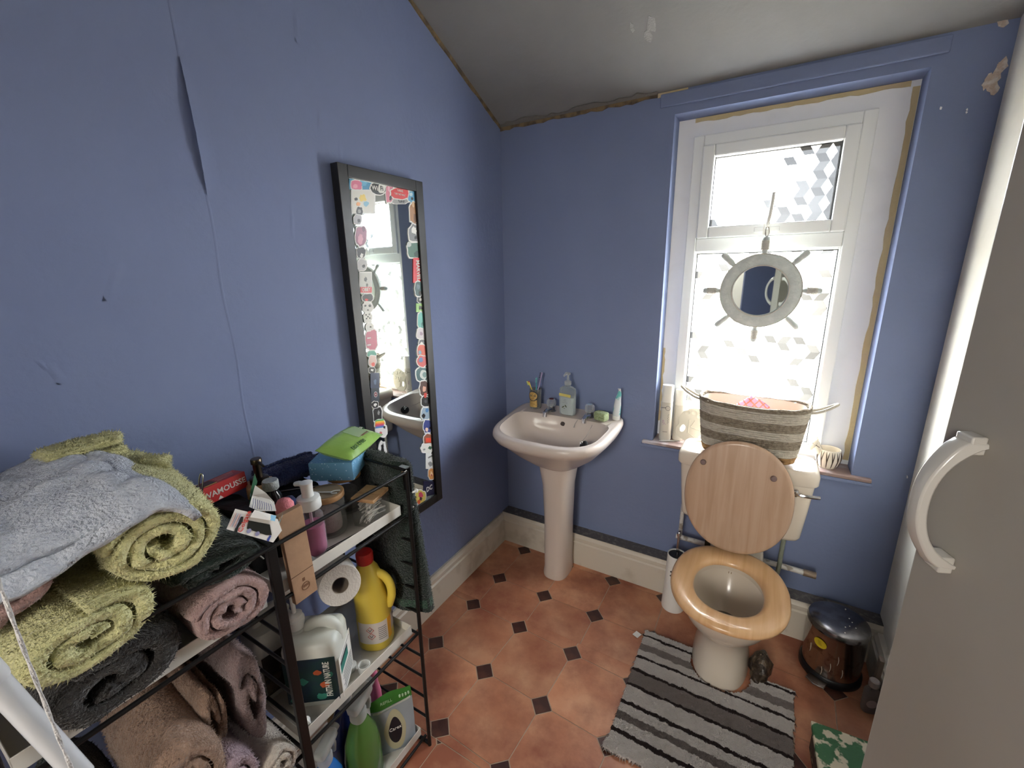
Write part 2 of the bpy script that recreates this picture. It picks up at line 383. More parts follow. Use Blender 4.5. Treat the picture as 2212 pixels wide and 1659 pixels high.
sheet(.40, -1.36, -.02, .2525, .2545, (0.0, RW), (-2.9, -1.1365), 0.0)
# ---------------------------------------------------------------- skirting boards
def skirt(name, a, b, inward, th, h, ledge=None):
    """profile swept from a to b on the floor, projecting along inward"""
    a, b, n = Vector(a), Vector(b), Vector(inward)
    prof = [(0, 0), (th, 0), (th, h*.74), (th-.006, h*.78), (th-.004, h*.82), (th-.004, h*.9), (th-.010, h*.94), (th-.012, h), (0, h)]
    o = struct(mk(name, loft([[tuple(a+n*p+Vector((0, 0, z))) for p, z in prof], [tuple(b+n*p+Vector((0, 0, z))) for p, z in prof]]), m_skirt, smooth=35))
    if ledge: mk('dusty_top', loft([[tuple(q+n*0.001+Vector((0, 0, h))), tuple(q+n*(th-.014)+Vector((0, 0, h))), tuple(q+n*(th-.014)+Vector((0, 0, h+.0015))), tuple(q+n*0.001+Vector((0, 0, h+.0015)))] for q in (a, b)]), m_dirt, o)
    return o
skirt('baseboard_left', (0, -.083, 0), (0, FY, 0), (1, 0, 0), .022, .172)
skirt('baseboard_back', (0, 0, 0), (RW, 0, 0), (0, -1, 0), .083, .172, True)
skirt('baseboard_right', (RW, -.083, 0), (RW, -1.9, 0), (-1, 0, 0), .03, .15)
# ---------------------------------------------------------------- window
window = bpy.data.objects.new('window_1', None); COL.objects.link(window); struct(window); window.location = (0, 0, 0)
FX0, FX1, FZ0, FZ1 = .851, 1.428, .752, 2.006
YF = .092
mk('surround', join(bx(X1, FX0, RY_, .2, ZS, ZT), bx(FX1, X2, RY_, .2, ZS, ZT), bx(FX0, FX1, RY_, .2, FZ1, ZT), bx(FX0, FX1, RY_, .2, ZS, FZ0)), m_surround, window)
def framebars(x0, x1, z0, z1, w, y0, y1, wb=None):
    wb = wb or w
    return join(bx(x0, x0+w, y0, y1, z0, z1), bx(x1-w, x1, y0, y1, z0, z1), bx(x0+w, x1-w, y0, y1, z1-w, z1), bx(x0+w, x1-w, y0, y1, z0, z0+wb))
mk('outer_frame', framebars(FX0, FX1, FZ0, FZ1, .040, YF-.012, .20), m_upvc, window, bevel=.004)
mk('transom', bx(FX0+.04, FX1-.04, YF-.008, .20, 1.565, 1.618), m_upvc, window, bevel=.004)
mk('sash', framebars(FX0+.040, FX1-.040, 1.618, FZ1-.040, .044, YF-.024, .18), m_upvc, window, bevel=.005)
mk('glazing_bead', framebars(FX0+.040, FX1-.040, FZ0+.04, 1.565, .007, YF+.004, .16), m_upvc, window, bevel=.002)
mk('gasket', join(framebars(FX0+.083, FX1-.083, 1.661, FZ1-.083, .004, YF+.006, .15), framebars(FX0+.046, FX1-.046, FZ0+.046, 1.559, .004, YF+.006, .15)), m_gasket, window)
def pane(name, x0, x1, z0, z1, s, seed, pr, fr):
    """obscure glass: tumbling-block facets, flat faces, some tinted dark as tilted glass would dim the light"""
    g = random.Random(seed); V, F = [], []; h = s*math.sqrt(3)/2
    rows = int((x1-x0)/(1.5*s))+3; cols = int((z1-z0)/(2*h))+3
    tint = []
    for r in range(-1, rows):
        for c in range(-1, cols):
            czz = z0+c*2*h+(h if r % 2 else 0); cx = x0+r*1.5*s
            hexa = [(cx+s*math.cos(PI/3*k), czz+s*math.sin(PI/3*k)) for k in range(6)]
            for q in range(3):
                pl = [(cx, czz), hexa[2*q], hexa[2*q+1], hexa[(2*q+2) % 6]]
                for ax, val, less in ((0, x0, False), (0, x1, True), (1, z0, False), (1, z1, True)):
                    if pl: pl = clip(pl, ax, val, less)
                if len(pl) < 3 or area(pl) < 1e-7: continue
                k0 = len(V); V += [(x, .101, z) for x, z in pl]; F.append(tuple(range(k0, k0+len(pl))))
                fx, fz = (cx-x0)/(x1-x0), (czz-z0)/(z1-z0); w_ = pr(fx, fz)*(1.0, .04, .9)[q]; tint.append(g.uniform(*fr) if g.random() < w_ else g.uniform(.7, 1.0))  # darkened facets paint in the dim view that tilted glass would refract
    o = mk(name, (V, F), MATS['obscure_glass'], window)
    at = o.data.attributes.new('facet', 'FLOAT', 'FACE'); at.data.foreach_set('value', tint[:len(o.data.polygons)])
    return o
mg = bpy.data.materials.new('obscure_glass'); mg.use_nodes = True; MATS['obscure_glass'] = mg
t = mg.node_tree; t.nodes.clear(); L = t.links.new
out = t.nodes.new('ShaderNodeOutputMaterial'); tr = t.nodes.new('ShaderNodeBsdfTransparent'); gl = t.nodes.new('ShaderNodeBsdfGlossy'); gl.inputs['Roughness'].default_value = .25
tl = t.nodes.new('ShaderNodeBsdfTranslucent'); tl.inputs[0].default_value = (.95, .95, .92, 1)
at = t.nodes.new('ShaderNodeAttribute'); at.attribute_name = 'facet'
m1 = t.nodes.new('ShaderNodeMixShader'); m1.inputs[0].default_value = .40; m2 = t.nodes.new('ShaderNodeMixShader'); m2.inputs[0].default_value = .04
L(at.outputs['Fac'], tr.inputs[0]); L(at.outputs['Fac'], tl.inputs[0]); L(tr.outputs[0], m1.inputs[1]); L(tl.outputs[0], m1.inputs[2]); L(m1.outputs[0], m2.inputs[1]); L(gl.outputs[0], m2.inputs[2]); L(m2.outputs[0], out.inputs[0])
pane('pane', FX0+.085, FX1-.085, 1.663, FZ1-.085, .033, 3, lambda a, b: min(.95, max(0, a-.5)*2.2+max(0, .35-b)*1.3), (.008, .014))
pane('pane', FX0+.048, FX1-.048, FZ0+.048, 1.557, .033, 5, lambda a, b: .12+.40*max(0, 1-abs(a-.35)/.3)*max(0, 1-abs(b-.5)/.25)+.35*max(0, a-.5)*2*(b > .15), (.021, .038))
# catch and lever of the top light
hd = mk('window_handle', join(cb(1.143, YF-.034, 1.640, .022, .020, .045), tube(spline([(1.143, YF-.045, 1.640), (1.146, YF-.062, 1.665), (1.150, YF-.066, 1.70), (1.153, YF-.060, 1.765)], 16), [.008]*6+[.0062]*8+[.0055]*99 if False else .0068, 8)), M('white_handle', (236, 236, 230), .35), window, 40)
mk('handle_plate', cb(1.143, YF-.026, 1.640, .085, .006, .018), m_upvc, window, bevel=.002)
# sill board and the sealant round the reveal
mk('window_sill', prism([(.745, .0), (.745, -.022), (1.585, -.022), (1.585, .0), (X2, 0), (X2, .105), (X1, .105), (X1, 0)], ZS-.014, ZS, 2), M('worn_sill', (150, 128, 122), .45, bump=(30, .15), var=(7, (196, 190, 196), .5, .62)), window, bevel=.003)
mk('sill_edge', bx(.740, 1.59, -.024, -.0, ZS-.028, ZS-.0145), m_blue2, window, bevel=.003)
edge_strip((.85, .099, ZT-.001), (1.50, .099, ZT-.001), (0, 0, -.017), .004, (0, -1, 0), m_putty, 'sealant', 30, .3, window)
edge_strip((X2-.002, .099, ZT-.02), (X2-.002, .099, ZS+.02), (-.021, 0, 0), .004, (0, -1, 0), m_putty, 'sealant', 40, .3, window)
edge_strip((X1+.001, .098, 1.15), (X1+.001, .098, .80), (.012, 0, 0), .003, (0, -1, 0), m_putty, 'sealant', 20, .6, window)
# ---------------------------------------------------------------- door, open into the room
hx, hy = 1.672, -1.955; ex, ey = 1.395, -1.215
dl = math.hypot(ex-hx, ey-hy); da = math.atan2(ey-hy, ex-hx)
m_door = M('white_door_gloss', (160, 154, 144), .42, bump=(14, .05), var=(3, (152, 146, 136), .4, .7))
door = bpy.data.objects.new('door_1', None); COL.objects.link(door); struct(door); door.location = (hx, hy, 0); door.rotation_euler = (0, 0, da)
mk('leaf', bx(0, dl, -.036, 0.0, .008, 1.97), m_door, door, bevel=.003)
def bow_handle(side):
    """broad bowed pull; side=+1 for the face towards the camera"""
    y0 = 0.0 if side > 0 else -.036; rings = []
    n = 22; zc, half = 1.218, .083
    for i in range(n+1):
        t = i/n; a = (t-.5)*2; z = zc+half*a
        d = .043*(1-abs(a)**2.3)**.75 if abs(a) < 1 else 0
        w = .013-.003*math.cos(a*PI)*.5; th = .006+.012*abs(a)**6
        off = d+.004; lean = -.002
        rings.append([(dl-.05-w, y0+side*(off-th), z), (dl-.05+w, y0+side*(off-th), z), (dl-.05+w*.8, y0+side*(off+th*.7), z), (dl-.05, y0+side*(off+th), z), (dl-.05-w*.8, y0+side*(off+th*.7), z)])
    V, F = loft(rings)
    return join((V, F), cb(dl-.05, y0+side*.008, zc+half-.004, .024, .016, .022), cb(dl-.05, y0+side*.008, zc-half+.004, .024, .016, .022))
m_hand = M('satin_white_handle', (196, 192, 184), .3, coat=.4, bump=(25, .03))
mk('door_handle', bow_handle(1), m_hand, door, 50, bevel=.002)
mk('door_handle', bow_handle(-1), m_hand, door, 50, bevel=.002)
for z in (.25, 1.0, 1.75): mk('hinge', tube([(.0, .004, z-.04), (.0, .004, z+.04)], .006, 8), M('brass_hinge', (180, 150, 90), .3, 1), door, 40)
# ---------------------------------------------------------------- shared materials
m_ceram = M('pink_ivory_ceramic', (206, 193, 183), .24, coat=.15, bump=(6, .01))
m_ceram2 = M('ivory_ceramic', (222, 210, 194), .20, coat=.25, bump=(6, .01))
m_chrome = M('chrome', (215, 215, 218), .08, 1.0)
m_dullchrome = M('worn_chrome', (150, 146, 142), .3, 1.0, bump=(40, .08))
m_black = M('black_plastic', (24, 24, 26), .4)
m_rubber = M('black_rubber', (28, 28, 30), .6)
m_clear = glass('clear_plastic', (240, 244, 244), .02, .22)
m_white = M('white_plastic', (232, 232, 228), .32)
m_ink = M('dark_print', (50, 52, 60), .6)
m_paper = M('white_paper', (232, 230, 226), .7)
# ---------------------------------------------------------------- pedestal basin
bs = thing('pedestal_basin', 'ivory ceramic wash basin on a pedestal in the corner', 'wash basin', (.395, 0, 0))
N = 72
def basin_ring(a, yb, yf, z, e, tilt=0.0):
    cy = (yb+yf)/2; b = (yb-yf)/2; r = []
    for i in range(N):
        t = 2*PI*i/N; c, s = math.cos(t), math.sin(t)
        ee = e if s < 0 else e*2.2
        x = a*math.copysign(abs(c)**(2/ee), c); y = cy+b*math.copysign(abs(s)**(2/ee), s)
        x *= 1-0.10*max(0, (yb-y)/(yb-yf))**2
        r.append((x, y, z+tilt*(y-yb)))
    return r
tl_ = .072
rs = [basin_ring(.085, -.10, -.26, .60, 2.6), basin_ring(.13, -.06, -.31, .63, 2.6), basin_ring(.20, -.02, -.375, .69, 2.8, .02), basin_ring(.25, -.003, -.43, .75, 3.0, .03),
      basin_ring(.268, -.002, -.455, .788, 3.2, tl_), basin_ring(.276, -.002, -.466, .812, 3.4, tl_), basin_ring(.274, -.003, -.464, .826, 3.4, tl_), basin_ring(.267, -.005, -.457, .832, 3.4, tl_),
      basin_ring(.256, -.012, -.445, .830, 3.3, tl_), basin_ring(.249, -.060, -.437, .826, 3.1, tl_), basin_ring(.242, -.128, -.428, .822, 3.0, tl_), basin_ring(.234, -.136, -.420, .808, 2.9, tl_), basin_ring(.215, -.146, -.400, .770, 2.7, .03),
      basin_ring(.17, -.165, -.36, .715, 2.5), basin_ring(.09, -.20, -.31, .690, 2.2), basin_ring(.02, -.245, -.275, .686, 2.0)]
mk('bowl', loft(rs), m_ceram, bs, 50)
pr = []
for z, a, b, yc in ((0, .062, .088, -.165), (.012, .064, .09, -.165), (.05, .060, .084, -.165), (.3, .062, .082, -.165), (.5, .070, .084, -.17), (.60, .086, .092, -.175), (.665, .10, .10, -.18)):
    pr.append(ring(0, yc, a, b, z, 40, 2.8))
mk('pedestal', loft(pr), m_ceram, bs, 50)
ov = mk('overflow', join(tube([(.004, -.1395, .795), (.004, -.1475, .791)], .0105, 20)), M('shadowed_hole', (70, 62, 60), .6), bs, 40)
def tap(x, red):
    tp = mk('tap', join(lathe([(.024, .818), (.024, .826), (.018, .830), (.016, .842), (.013, .85)], 20)), m_dullchrome, bs, 40, loc=(x, -.075, 0))
    mk('spout', join(tube([(0, -.008, .834), (0, -.035, .838), (0, -.06, .836), (0, -.072, .832)], [.014, .0135, .012, .0115], 14), tube([(0, -.070, .838), (0, -.074, .816)], [.0125, .0115], 14)), m_chrome, tp, 50)
    kn = [ring(0, 0, .021*(1+.0), .021, .852, 32), ring(0, 0, .024, .024, .862, 32), ring(0, 0, .023, .023, .878, 32), ring(0, 0, .017, .017, .886, 32)]
    kn = [[(p[0]*(1+.05*math.cos(8*math.atan2(p[1], p[0]))), p[1]*(1+.05*math.cos(8*math.atan2(p[1], p[0]))), p[2]) for p in r] for r in kn]
    mk('knob', loft(kn), glass('crystal_acrylic', (225, 228, 232), .03, .45), tp, 50)
    mk('cap', lathe([(.011, .885), (.011, .8895), (.004, .8905)], 16), M('red_disc' if red else 'pale_disc', (96, 40, 46) if red else (150, 170, 190), .4), tp, 40)
tap(-.088, True); tap(.112, False)
ch = spline([(.145, -.120, .8195), (.148, -.142, .806), (.150, -.20, .785), (.158, -.290, .782)], 30)
mk('plug_chain', tube(ch, .0011, 6), m_dullchrome, bs, 60)
mk('chain_stub', join(tube([(.068, -.130, .818), (.062, -.142, .80), (.058, -.147, .786)], .0011, 6), lathe([(.003, -.004), (.0045, 0), (.003, .004)], 10)) if False else tube([(.074, -.130, .8195), (.066, -.142, .802), (.062, -.147, .785)], [.0011, .0011, .003], 6), m_dullchrome, bs, 60)
pg = mk('plug', xf(lathe([(.012, 0), (.022, .002), (.023, .007), (.019, .012), (.003, .013)], 24), T(.170, -.285, .764) @ RY(-.8) @ RX(.6)), m_rubber, bs, 40)
mk('plug_ring', xf(tube([(.006*math.cos(a), .006*math.sin(a), 0) for a in np.linspace(0, 2*PI, 13)], .001, 6), T(.158, -.296, .782) @ RX(PI/2)), m_chrome, pg, 60)
# -- things standing on the basin
ZB = .826
g = thing('tumbler', 'clear tumbler with a gold label holding toothbrushes on the basin', 'tumbler', (.215, -.068, ZB+.0005))
mk('cup', loft([ring(0, 0, .0265, .0265, 0, 28), ring(0, 0, .028, .028, .006, 28), ring(0, 0, .031, .031, .100, 28), ring(0, 0, .0295, .0295, .100, 28), ring(0, 0, .0265, .0265, .008, 28)]), glass('tumbler_glass', (206, 208, 206), .02, .35), g, 50)
def arcpatch(r, a0, a1, z0, z1, n=12, dr=0.0006):
    V, F = [], []
    for i in range(n+1):
        a = a0+(a1-a0)*i/n
        V += [((r(z0) if callable(r) else r)*math.cos(a), (r(z0) if callable(r) else r)*math.sin(a), z0), ((r(z1) if callable(r) else r)*math.cos(a), (r(z1) if callable(r) else r)*math.sin(a), z1)]
    for i in range(n): F.append((2*i, 2*i+2, 2*i+3, 2*i+1))
    return V, F
m_gold = M('gold_print', (196, 160, 92), .5, bump=(200, .2), var=(120, (170, 136, 76), .4, .6))
mk('label_band', arcpatch(.0304, -2.35, -.85, .010, .047), m_gold, g, 60)
dpts = [(.0316*math.cos(-1.6+.78*math.cos(a)), .0316*math.sin(-1.6+.78*math.cos(a)), .068+.021*math.sin(a)) for a in np.linspace(0, 2*PI, 25)[:-1]]
mk('label_disc', (dpts+[(.0317*math.cos(-1.6), .0317*math.sin(-1.6), .068)], [(i, (i+1) % 24, 24) for i in range(24)]), m_gold, g, 60)
mk('label_ring', tube([(.0312*math.cos(-1.6+.9*math.cos(a)), .0312*math.sin(-1.6+.9*math.cos(a)), .068+.0245*math.sin(a)) for a in np.linspace(0, 2*PI, 25)], .0015, 5), m_ink, g, 60)
def brush(name, label, base, tip, hcol, bcol, face, child=False):
    b = Vector(base); t_ = Vector(tip); d = (t_-b)
    o = thing(name, label, 'toothbrush', tuple(b), group='toothbrushes in the tumbler')
    mk('handle', tube([(0, 0, 0), tuple(d*.3), tuple(d*.62+Vector((.002, 0, 0))), tuple(d*.8), tuple(d)], [.0042, .0045, .0032, .0028, .0042], 10), hcol, o, 50)
    f = Vector(face).normalized(); bb = []
    for q in (.86, .90, .94, .98):
        for s in (-.002, .002):
            c = d*q+f*.0075; side = d.normalized().cross(f)*s
            bb.append(tube([tuple(d*q+f*.002+side), tuple(c+f*.004+side)], .0021, 6))
    mk('bristles', join(*bb), bcol, o, 40)
brush('toothbrush', 'small toothbrush with a red and yellow handle leaning left in the tumbler', (.222, -.062, ZB+.009), (.178, -.072, ZB+.135), M('red_brush', (196, 60, 52), .35, var=(9, (236, 208, 90), .5, .52)), M('lime_bristle', (216, 222, 120), .6), (-1, -.3, 0))
brush('toothbrush', 'teal toothbrush standing upright in the middle of the tumbler', (.214, -.074, ZB+.009), (.217, -.058, ZB+.155), M('teal_brush', (70, 160, 166), .3), M('teal_bristle', (130, 200, 200), .6), (.2, -1, 0))
brush('toothbrush', 'tallest toothbrush with a lilac handle leaning right in the tumbler', (.205, -.070, ZB+.009), (.243, -.050, ZB+.182), M('lilac_brush', (176, 160, 196), .3), M('dark_bristle', (60, 60, 80), .6), (-1, .2, 0))
# hand soap
g = thing('soap_bottle', 'clear pump bottle of milky hand soap between the taps', 'soap bottle', (.399, -.088, ZB+.0005), (0, 0, -.2))
def sr(s, z): return ring(0, 0, .041*s, .024*s, z, 36, 3.4)
mk('body', loft([sr(.90, 0), sr(.98, .004), sr(1, .012), sr(1, .115), sr(.94, .128), sr(.6, .137), ring(0, 0, .014, .014, .140, 36), ring(0, 0, .014, .014, .146, 36)]), glass('soap_clear', (226, 232, 232), .03, .35), g, 50)
mk('soap', loft([sr(.93, .003), sr(.955, .012), sr(.955, .088)]), M('milky_soap', (212, 214, 212), .35), g, 50)
mk('label', join(cb(0, -.0247, .099, .066, .0006, .013)), M('pale_yellow_label', (214, 198, 110), .5), g)
mk('emblem', join(xf(loft([ring(0, 0, .008, .0032, 0, 12), ring(0, 0, .008, .0032, .0006, 12)]), T(-.009, -.0243, .040) @ RX(PI/2) @ RZ(.6)), xf(loft([ring(0, 0, .008, .0032, 0, 12), ring(0, 0, .008, .0032, .0006, 12)]), T(.006, -.0243, .046) @ RX(PI/2) @ RZ(-.8)), cb(-.002, -.0245, .033, .006, .0006, .002)), M('olive_print', (74, 80, 50), .6), g)
for k, (z, w) in enumerate(((.077, .012), (.070, .016), (.062, .030))): mk('print_line', cb(0, -.0246, z, w, .0005, .0018), M('grey_print', (140, 142, 146), .6), g)
mk('collar', lathe([(.0135, .146), (.0165, .148), (.0165, .163), (.013, .166), (.006, .167), (.0055, .18)], 20), glass('milky_pump', (225, 228, 228), .2, .7), g, 40)
mk('pump_head', join(lathe([(.0048, .178), (.0048, .197)], 12), xf(rbox(0, 0, 0, .026, .015, .012, .003), T(0, -.003, .201)), tube([(0, -.008, .201), (0, -.028, .200), (0, -.033, .192)], [.0055, .0045, .0035], 10)), glass('milky_pump', (225, 228, 228), .2, .7), g, 40)
# sponge / soap bar
g = thing('sponge', 'pale green bath sponge beside the right tap', 'sponge', (.573, -.100, ZB), (0, 0, -.25))
mk('foam', rbox(0, 0, .021, .062, .045, .040, .007), M('green_foam', (168, 180, 140), .9, bump=(400, .6), var=(150, (146, 160, 118), .45, .6)), g, 50)
mk('cut_groove', cb(.014, -.0225, .019, .028, .0016, .005), M('foam_shadow_side', (136, 150, 108), .95, bump=(400, .6)), g)
# toothpaste tube
g = thing('toothpaste_tube', 'white and teal toothpaste tube standing on its cap by the sponge', 'toothpaste', (.630, -.058, ZB+.0005), (.03, .06, .15))
tb = [ring(0, 0, .0175, .0165, .020, 28, 2), ring(0, 0, .0175, .016, .03, 28), ring(0, 0, .0165, .012, .07, 28), ring(0, 0, .013, .007, .10, 28), ring(.003, 0, .009, .003, .125, 28), ring(.003, 0, .005, .0012, .142, 28), ring(.0, 0, .007, .0009, .150, 28)]
m_tp = M('toothpaste_wrap', (214, 218, 220), .25, var=(18, (110, 190, 190), .5, .54))
mk('tube_body', loft(tb), m_tp, g, 60)
mk('tube_cap', lathe([(.0165, 0), (.0175, .002), (.0175, .02)], 24), m_white, g, 40)
# ---------------------------------------------------------------- toilet
TX = 1.172
wc = thing('toilet', 'close-coupled ivory toilet with wooden seat, lid raised', 'toilet', (TX, 0, 0))
def tring(a, yb, yf, z, e=2.2, n=56):
    cy = (yb+yf)/2; b = (yb-yf)/2
    return [(x, y*1.0, z) for x, y, z in ring(0, cy, a, b, z, n, e)]
pan = [tring(.098, -.13, -.485, 0, 2.6), tring(.100, -.13, -.488, .012, 2.6), tring(.094, -.135, -.475, .05, 2.5), tring(.090, -.14, -.470, .12, 2.4), tring(.094, -.15, -.485, .19, 2.3),
       tring(.118, -.16, -.545, .25, 2.2), tring(.146, -.17, -.605, .31, 2.15), tring(.164, -.18, -.640, .36, 2.1), tring(.170, -.185, -.652, .39, 2.1), tring(.171, -.186, -.654, .402, 2.1),
       tring(.160, -.196, -.640, .404, 2.1), tring(.128, -.27, -.605, .400, 2.0), tring(.122, -.275, -.60, .385, 2.0), tring(.119, -.275, -.598, .362, 2.0), tring(.138, -.255, -.622, .358, 2.0), tring(.118, -.28, -.59, .29, 2.0), tring(.07, -.33, -.50, .23, 2), tring(.03, -.38, -.44, .205, 2)]
mk('pan', loft(pan), m_ceram2, wc, 50)
mk('pan_shelf', rbox(0, -.165, .375, .21, .19, .055, .012, 32, 6), m_ceram2, wc, 50)
mk('water', loft([tring(.062, -.34, -.49, .222, 2)]+[tring(.062, -.34, -.49, .2235, 2)]), glass('pan_water', (190, 186, 176), .02, .5), wc)
mk('stain', (lambda: join(*[tube([(.0+dx, -.268-.003*q, .350-.006*q) for q in range(2)], .0012, 5) for dx in (-.006, .003)]))(), M('limescale', (150, 120, 84), .8), wc, 60)
cis = []
for z, w, yf in ((.487, .195, -.165), (.492, .208, -.178), (.505, .214, -.184), (.62, .224, -.190), (.735, .233, -.194)):
    cis.append(ring(0, (-.012+yf)/2, w, (-.012-yf)/2, z, 48, 7))
mk('cistern', loft(cis), m_ceram2, wc, 50)
def lr(dx, z, e=7): return ring(0, -.1025, .243-dx, .0985-dx*.8, z, 48, e)
lidp = [lr(.004, .728), lr(0, .734), lr(0, .762), lr(.004, .775), lr(.014, .784), lr(.024, .785), lr(.030, .781), lr(.034, .774), lr(.09, .773)]
mk('cistern_lid', loft(lidp), m_ceram2, wc, 50)
mk('flush_lever', join(xf(rbox(0, 0, 0, .030, .030, .012, .004), T(.166, -.199, .703) @ RX(PI/2)), tube(spline([(.172, -.208, .703), (.19, -.212, .703), (.215, -.212, .704), (.245, -.208, .706)], 12), [.008, .0075, .007, .0066]+[.0068]*8+[.0075] if False else .0066, 8)), m_chrome, wc, 40)
m_wood = M('beech_veneer', (222, 180, 134), .32, coat=.35, bump=(30, .03))  # seat wood, colour lightened to carry the window highlight
def woodgrain(m, c2, sx=40, sy=3, axis='X'):
    t = m.node_tree; b = t.nodes['Principled BSDF']; co = t.nodes.new('ShaderNodeTexCoord'); mp = t.nodes.new('ShaderNodeMapping')
    mp.inputs['Scale'].default_value = (sx, sy, sy) if axis == 'X' else (sy, sx, sy) if axis == 'Y' else (sx, sx, sy)
    n = t.nodes.new('ShaderNodeTexNoise'); n.inputs['Scale'].default_value = 1.0; n.inputs['Detail'].default_value = 7; n.inputs['Distortion'].default_value = .6
    r = t.nodes.new('ShaderNodeValToRGB'); r.color_ramp.elements[0].color = b.inputs['Base Color'].default_value; r.color_ramp.elements[1].color = lin(c2)
    r.color_ramp.elements[0].position = .38; r.color_ramp.elements[1].position = .68
    t.links.new(co.outputs['Object'], mp.inputs[0]); t.links.new(mp.outputs[0], n.inputs['Vector']); t.links.new(n.outputs['Fac'], r.inputs[0]); t.links.new(r.outputs[0], b.inputs['Base Color'])
    return m
woodgrain(m_wood, (208, 162, 114), 45, 3)
def seat_ring(a, yb, yf, z, sh=0.0): return [(x, y, z) for x, y, _ in ring(0, (yb+yf)/2, a, (yb-yf)/2, 0, 64, 2.25)]
s0 = [seat_ring(.110, -.325, -.615, .409), seat_ring(.178, -.238, -.672, .407), seat_ring(.186, -.230, -.682, .413), seat_ring(.187, -.229, -.683, .421), seat_ring(.182, -.234, -.677, .430), seat_ring(.170, -.248, -.664, .434), seat_ring(.128, -.300, -.624, .434), seat_ring(.116, -.316, -.611, .430), seat_ring(.109, -.326, -.604, .420), seat_ring(.110, -.325, -.615, .409)]
mk('seat', loft(s0, False, False), m_wood, wc, 60)
def lidring(a, b, t_): return [(x, t_, y) for x, y, _ in ring(0, 0, a, b, 0, 64, 2.15)]
lv = loft([lidring(.176, .212, .008), lidring(.181, .217, .004), lidring(.182, .218, -.004), lidring(.178, .214, -.010), lidring(.168, .204, -.0115)])
LM = T(-.012, -.262, .665) @ RX(-.10)
mk('seat_lid', xf(lv, LM), woodgrain(M('dimmed_veneer', (190, 160, 136), .36, coat=.25, bump=(30, .03)), (176, 144, 118), 45, 3), wc, 50)  # lid copy of the seat veneer, toned down to offset the front light
for (x, z) in ((-.125, .118), (.108, .105)):
    mk('buffer', xf(lathe([(.0105, 0), (.0105, .006), (.008, .009), (.003, .0095)], 18), LM @ T(x, -.0115, z) @ RX(PI/2)), M('grey_rubber', (120, 100, 96), .6), wc, 40)
m_hinge = M('tarnished_brass', (74, 66, 54), .38, 1.0, bump=(60, .2))
for x in (-.078, .052):
    mk('hinge', join(tube([(x, -.236, .436), (x, -.240, .452), (x, -.262, .492), (x, -.268, .505)], [.0085, .007, .008, .006], 10), tube([(x-.022, -.232, .440), (x+.012, -.232, .440)], .0085, 12), lathe([(.013, 0), (.013, .004)], 14) if False else cb(x-.016, -.225, .420, .020, .022, .03)), m_hinge, wc, 50)
# pipework behind the toilet
m_pipe = M('painted_pipe', (206, 204, 200), .5, bump=(60, .35), var=(40, (150, 140, 130), .52, .62))
pp = thing('water_pipe', 'white painted water pipe running along the wall behind the toilet', 'pipe', (0, 0, 0))
mk('pipe_run', tube([(.94, -.098, .335), (1.20, -.098, .331), (1.42, -.098, .327)], .011, 12), m_pipe, pp, 50)
mk('pipe_end', tube([(1.42, -.098, .327), (1.462, -.098, .326)], .0135, 12), M('bare_copper_end', (140, 124, 108), .5, .5, bump=(60, .3)), pp, 50)
mk('riser', tube(spline([(1.340, -.105, .50), (1.338, -.105, .40), (1.334, -.112, .30), (1.30, -.12, .20)], 20), .0085, 10), M('verdigris_pipe', (136, 142, 128), .6, .2, bump=(80, .4)), pp, 50)
mk('riser', tube([(.958, -.10, .50), (.956, -.10, .34)], .0085, 10), m_pipe, pp, 50)
# ---------------------------------------------------------------- toilet brush
g = thing('toilet_brush', 'white toilet brush holder with a metal handle behind the pan', 'toilet brush', (.957, -.142, 0))
mk('holder', loft([ring(0, 0, .048, .048, 0, 32), ring(0, 0, .050, .050, .01, 32), ring(0, 0, .043, .043, .14, 32), ring(0, 0, .040, .040, .275, 32), ring(0, 0, .037, .037, .275, 32), ring(0, 0, .037, .037, .262, 32)]), m_white, g, 50)
mk('brush_lid', lathe([(.036, .262), (.036, .270), (.010, .272)], 28), m_black, g, 40)
mk('handle', lathe([(.006, .27), (.0055, .36), (.0075, .365), (.009, .377), (.007, .387), (.002, .390)], 16), m_chrome, g, 50)
for k in range(8):
    a = -1.9+.22*(k % 4); z = .205-.02*(k//4)
    mk('perforation', xf(lathe([(.0035, 0), (.0035, .002)], 10), T(.0418*math.cos(a), .0418*math.sin(a), z) @ RZ(a) @ RY(PI/2)), m_black, g)
# ---------------------------------------------------------------- pedal bin
g = thing('pedal_bin', 'chrome pedal bin with a yellow round sticker in the corner', 'bin', (1.540, -.186, 0), (0, 0, -.45))
m_steel = M('polished_steel', (168, 160, 154), .16, 1.0, bump=(10, .05), var=(30, (120, 108, 100), .55, .68))
mk('base', lathe([(.096, 0), (.099, .004), (.099, .026), (.094, .032)], 40), m_black, g, 40)
mk('body', lathe([(.092, .028), (.092, .205), (.0935, .207), (.0935, .212)], 48), m_steel, g, 40)
mk('lid', lathe([(.096, .207), (.097, .216), (.093, .228), (.080, .235), (.02, .239)], 48, False), M('lid_steel', (128, 126, 128), .22, 1.0, bump=(12, .06), var=(24, (150, 148, 150), .5, .65)), g, 40)
mk('pedal', join(bx(-.030, .030, -.125, -.088, .014, .019), tube([(-.030, -.124, .017), (0, -.134, .017), (.030, -.124, .017)], .004, 8)), m_dullchrome, g, 40, bevel=.002)
mk('sticker', (lambda pts: (pts+[(.0932*math.cos(-1.75), .0932*math.sin(-1.75), .160)], [(i, (i+1) % 20, 20) for i in range(20)]))([(.0932*math.cos(-1.75+.24*math.cos(a)), .0932*math.sin(-1.75+.24*math.cos(a)), .160+.018*math.sin(a)) for a in np.linspace(0, 2*PI, 21)[:-1]]), M('yellow_sticker', (214, 188, 40), .5), g)
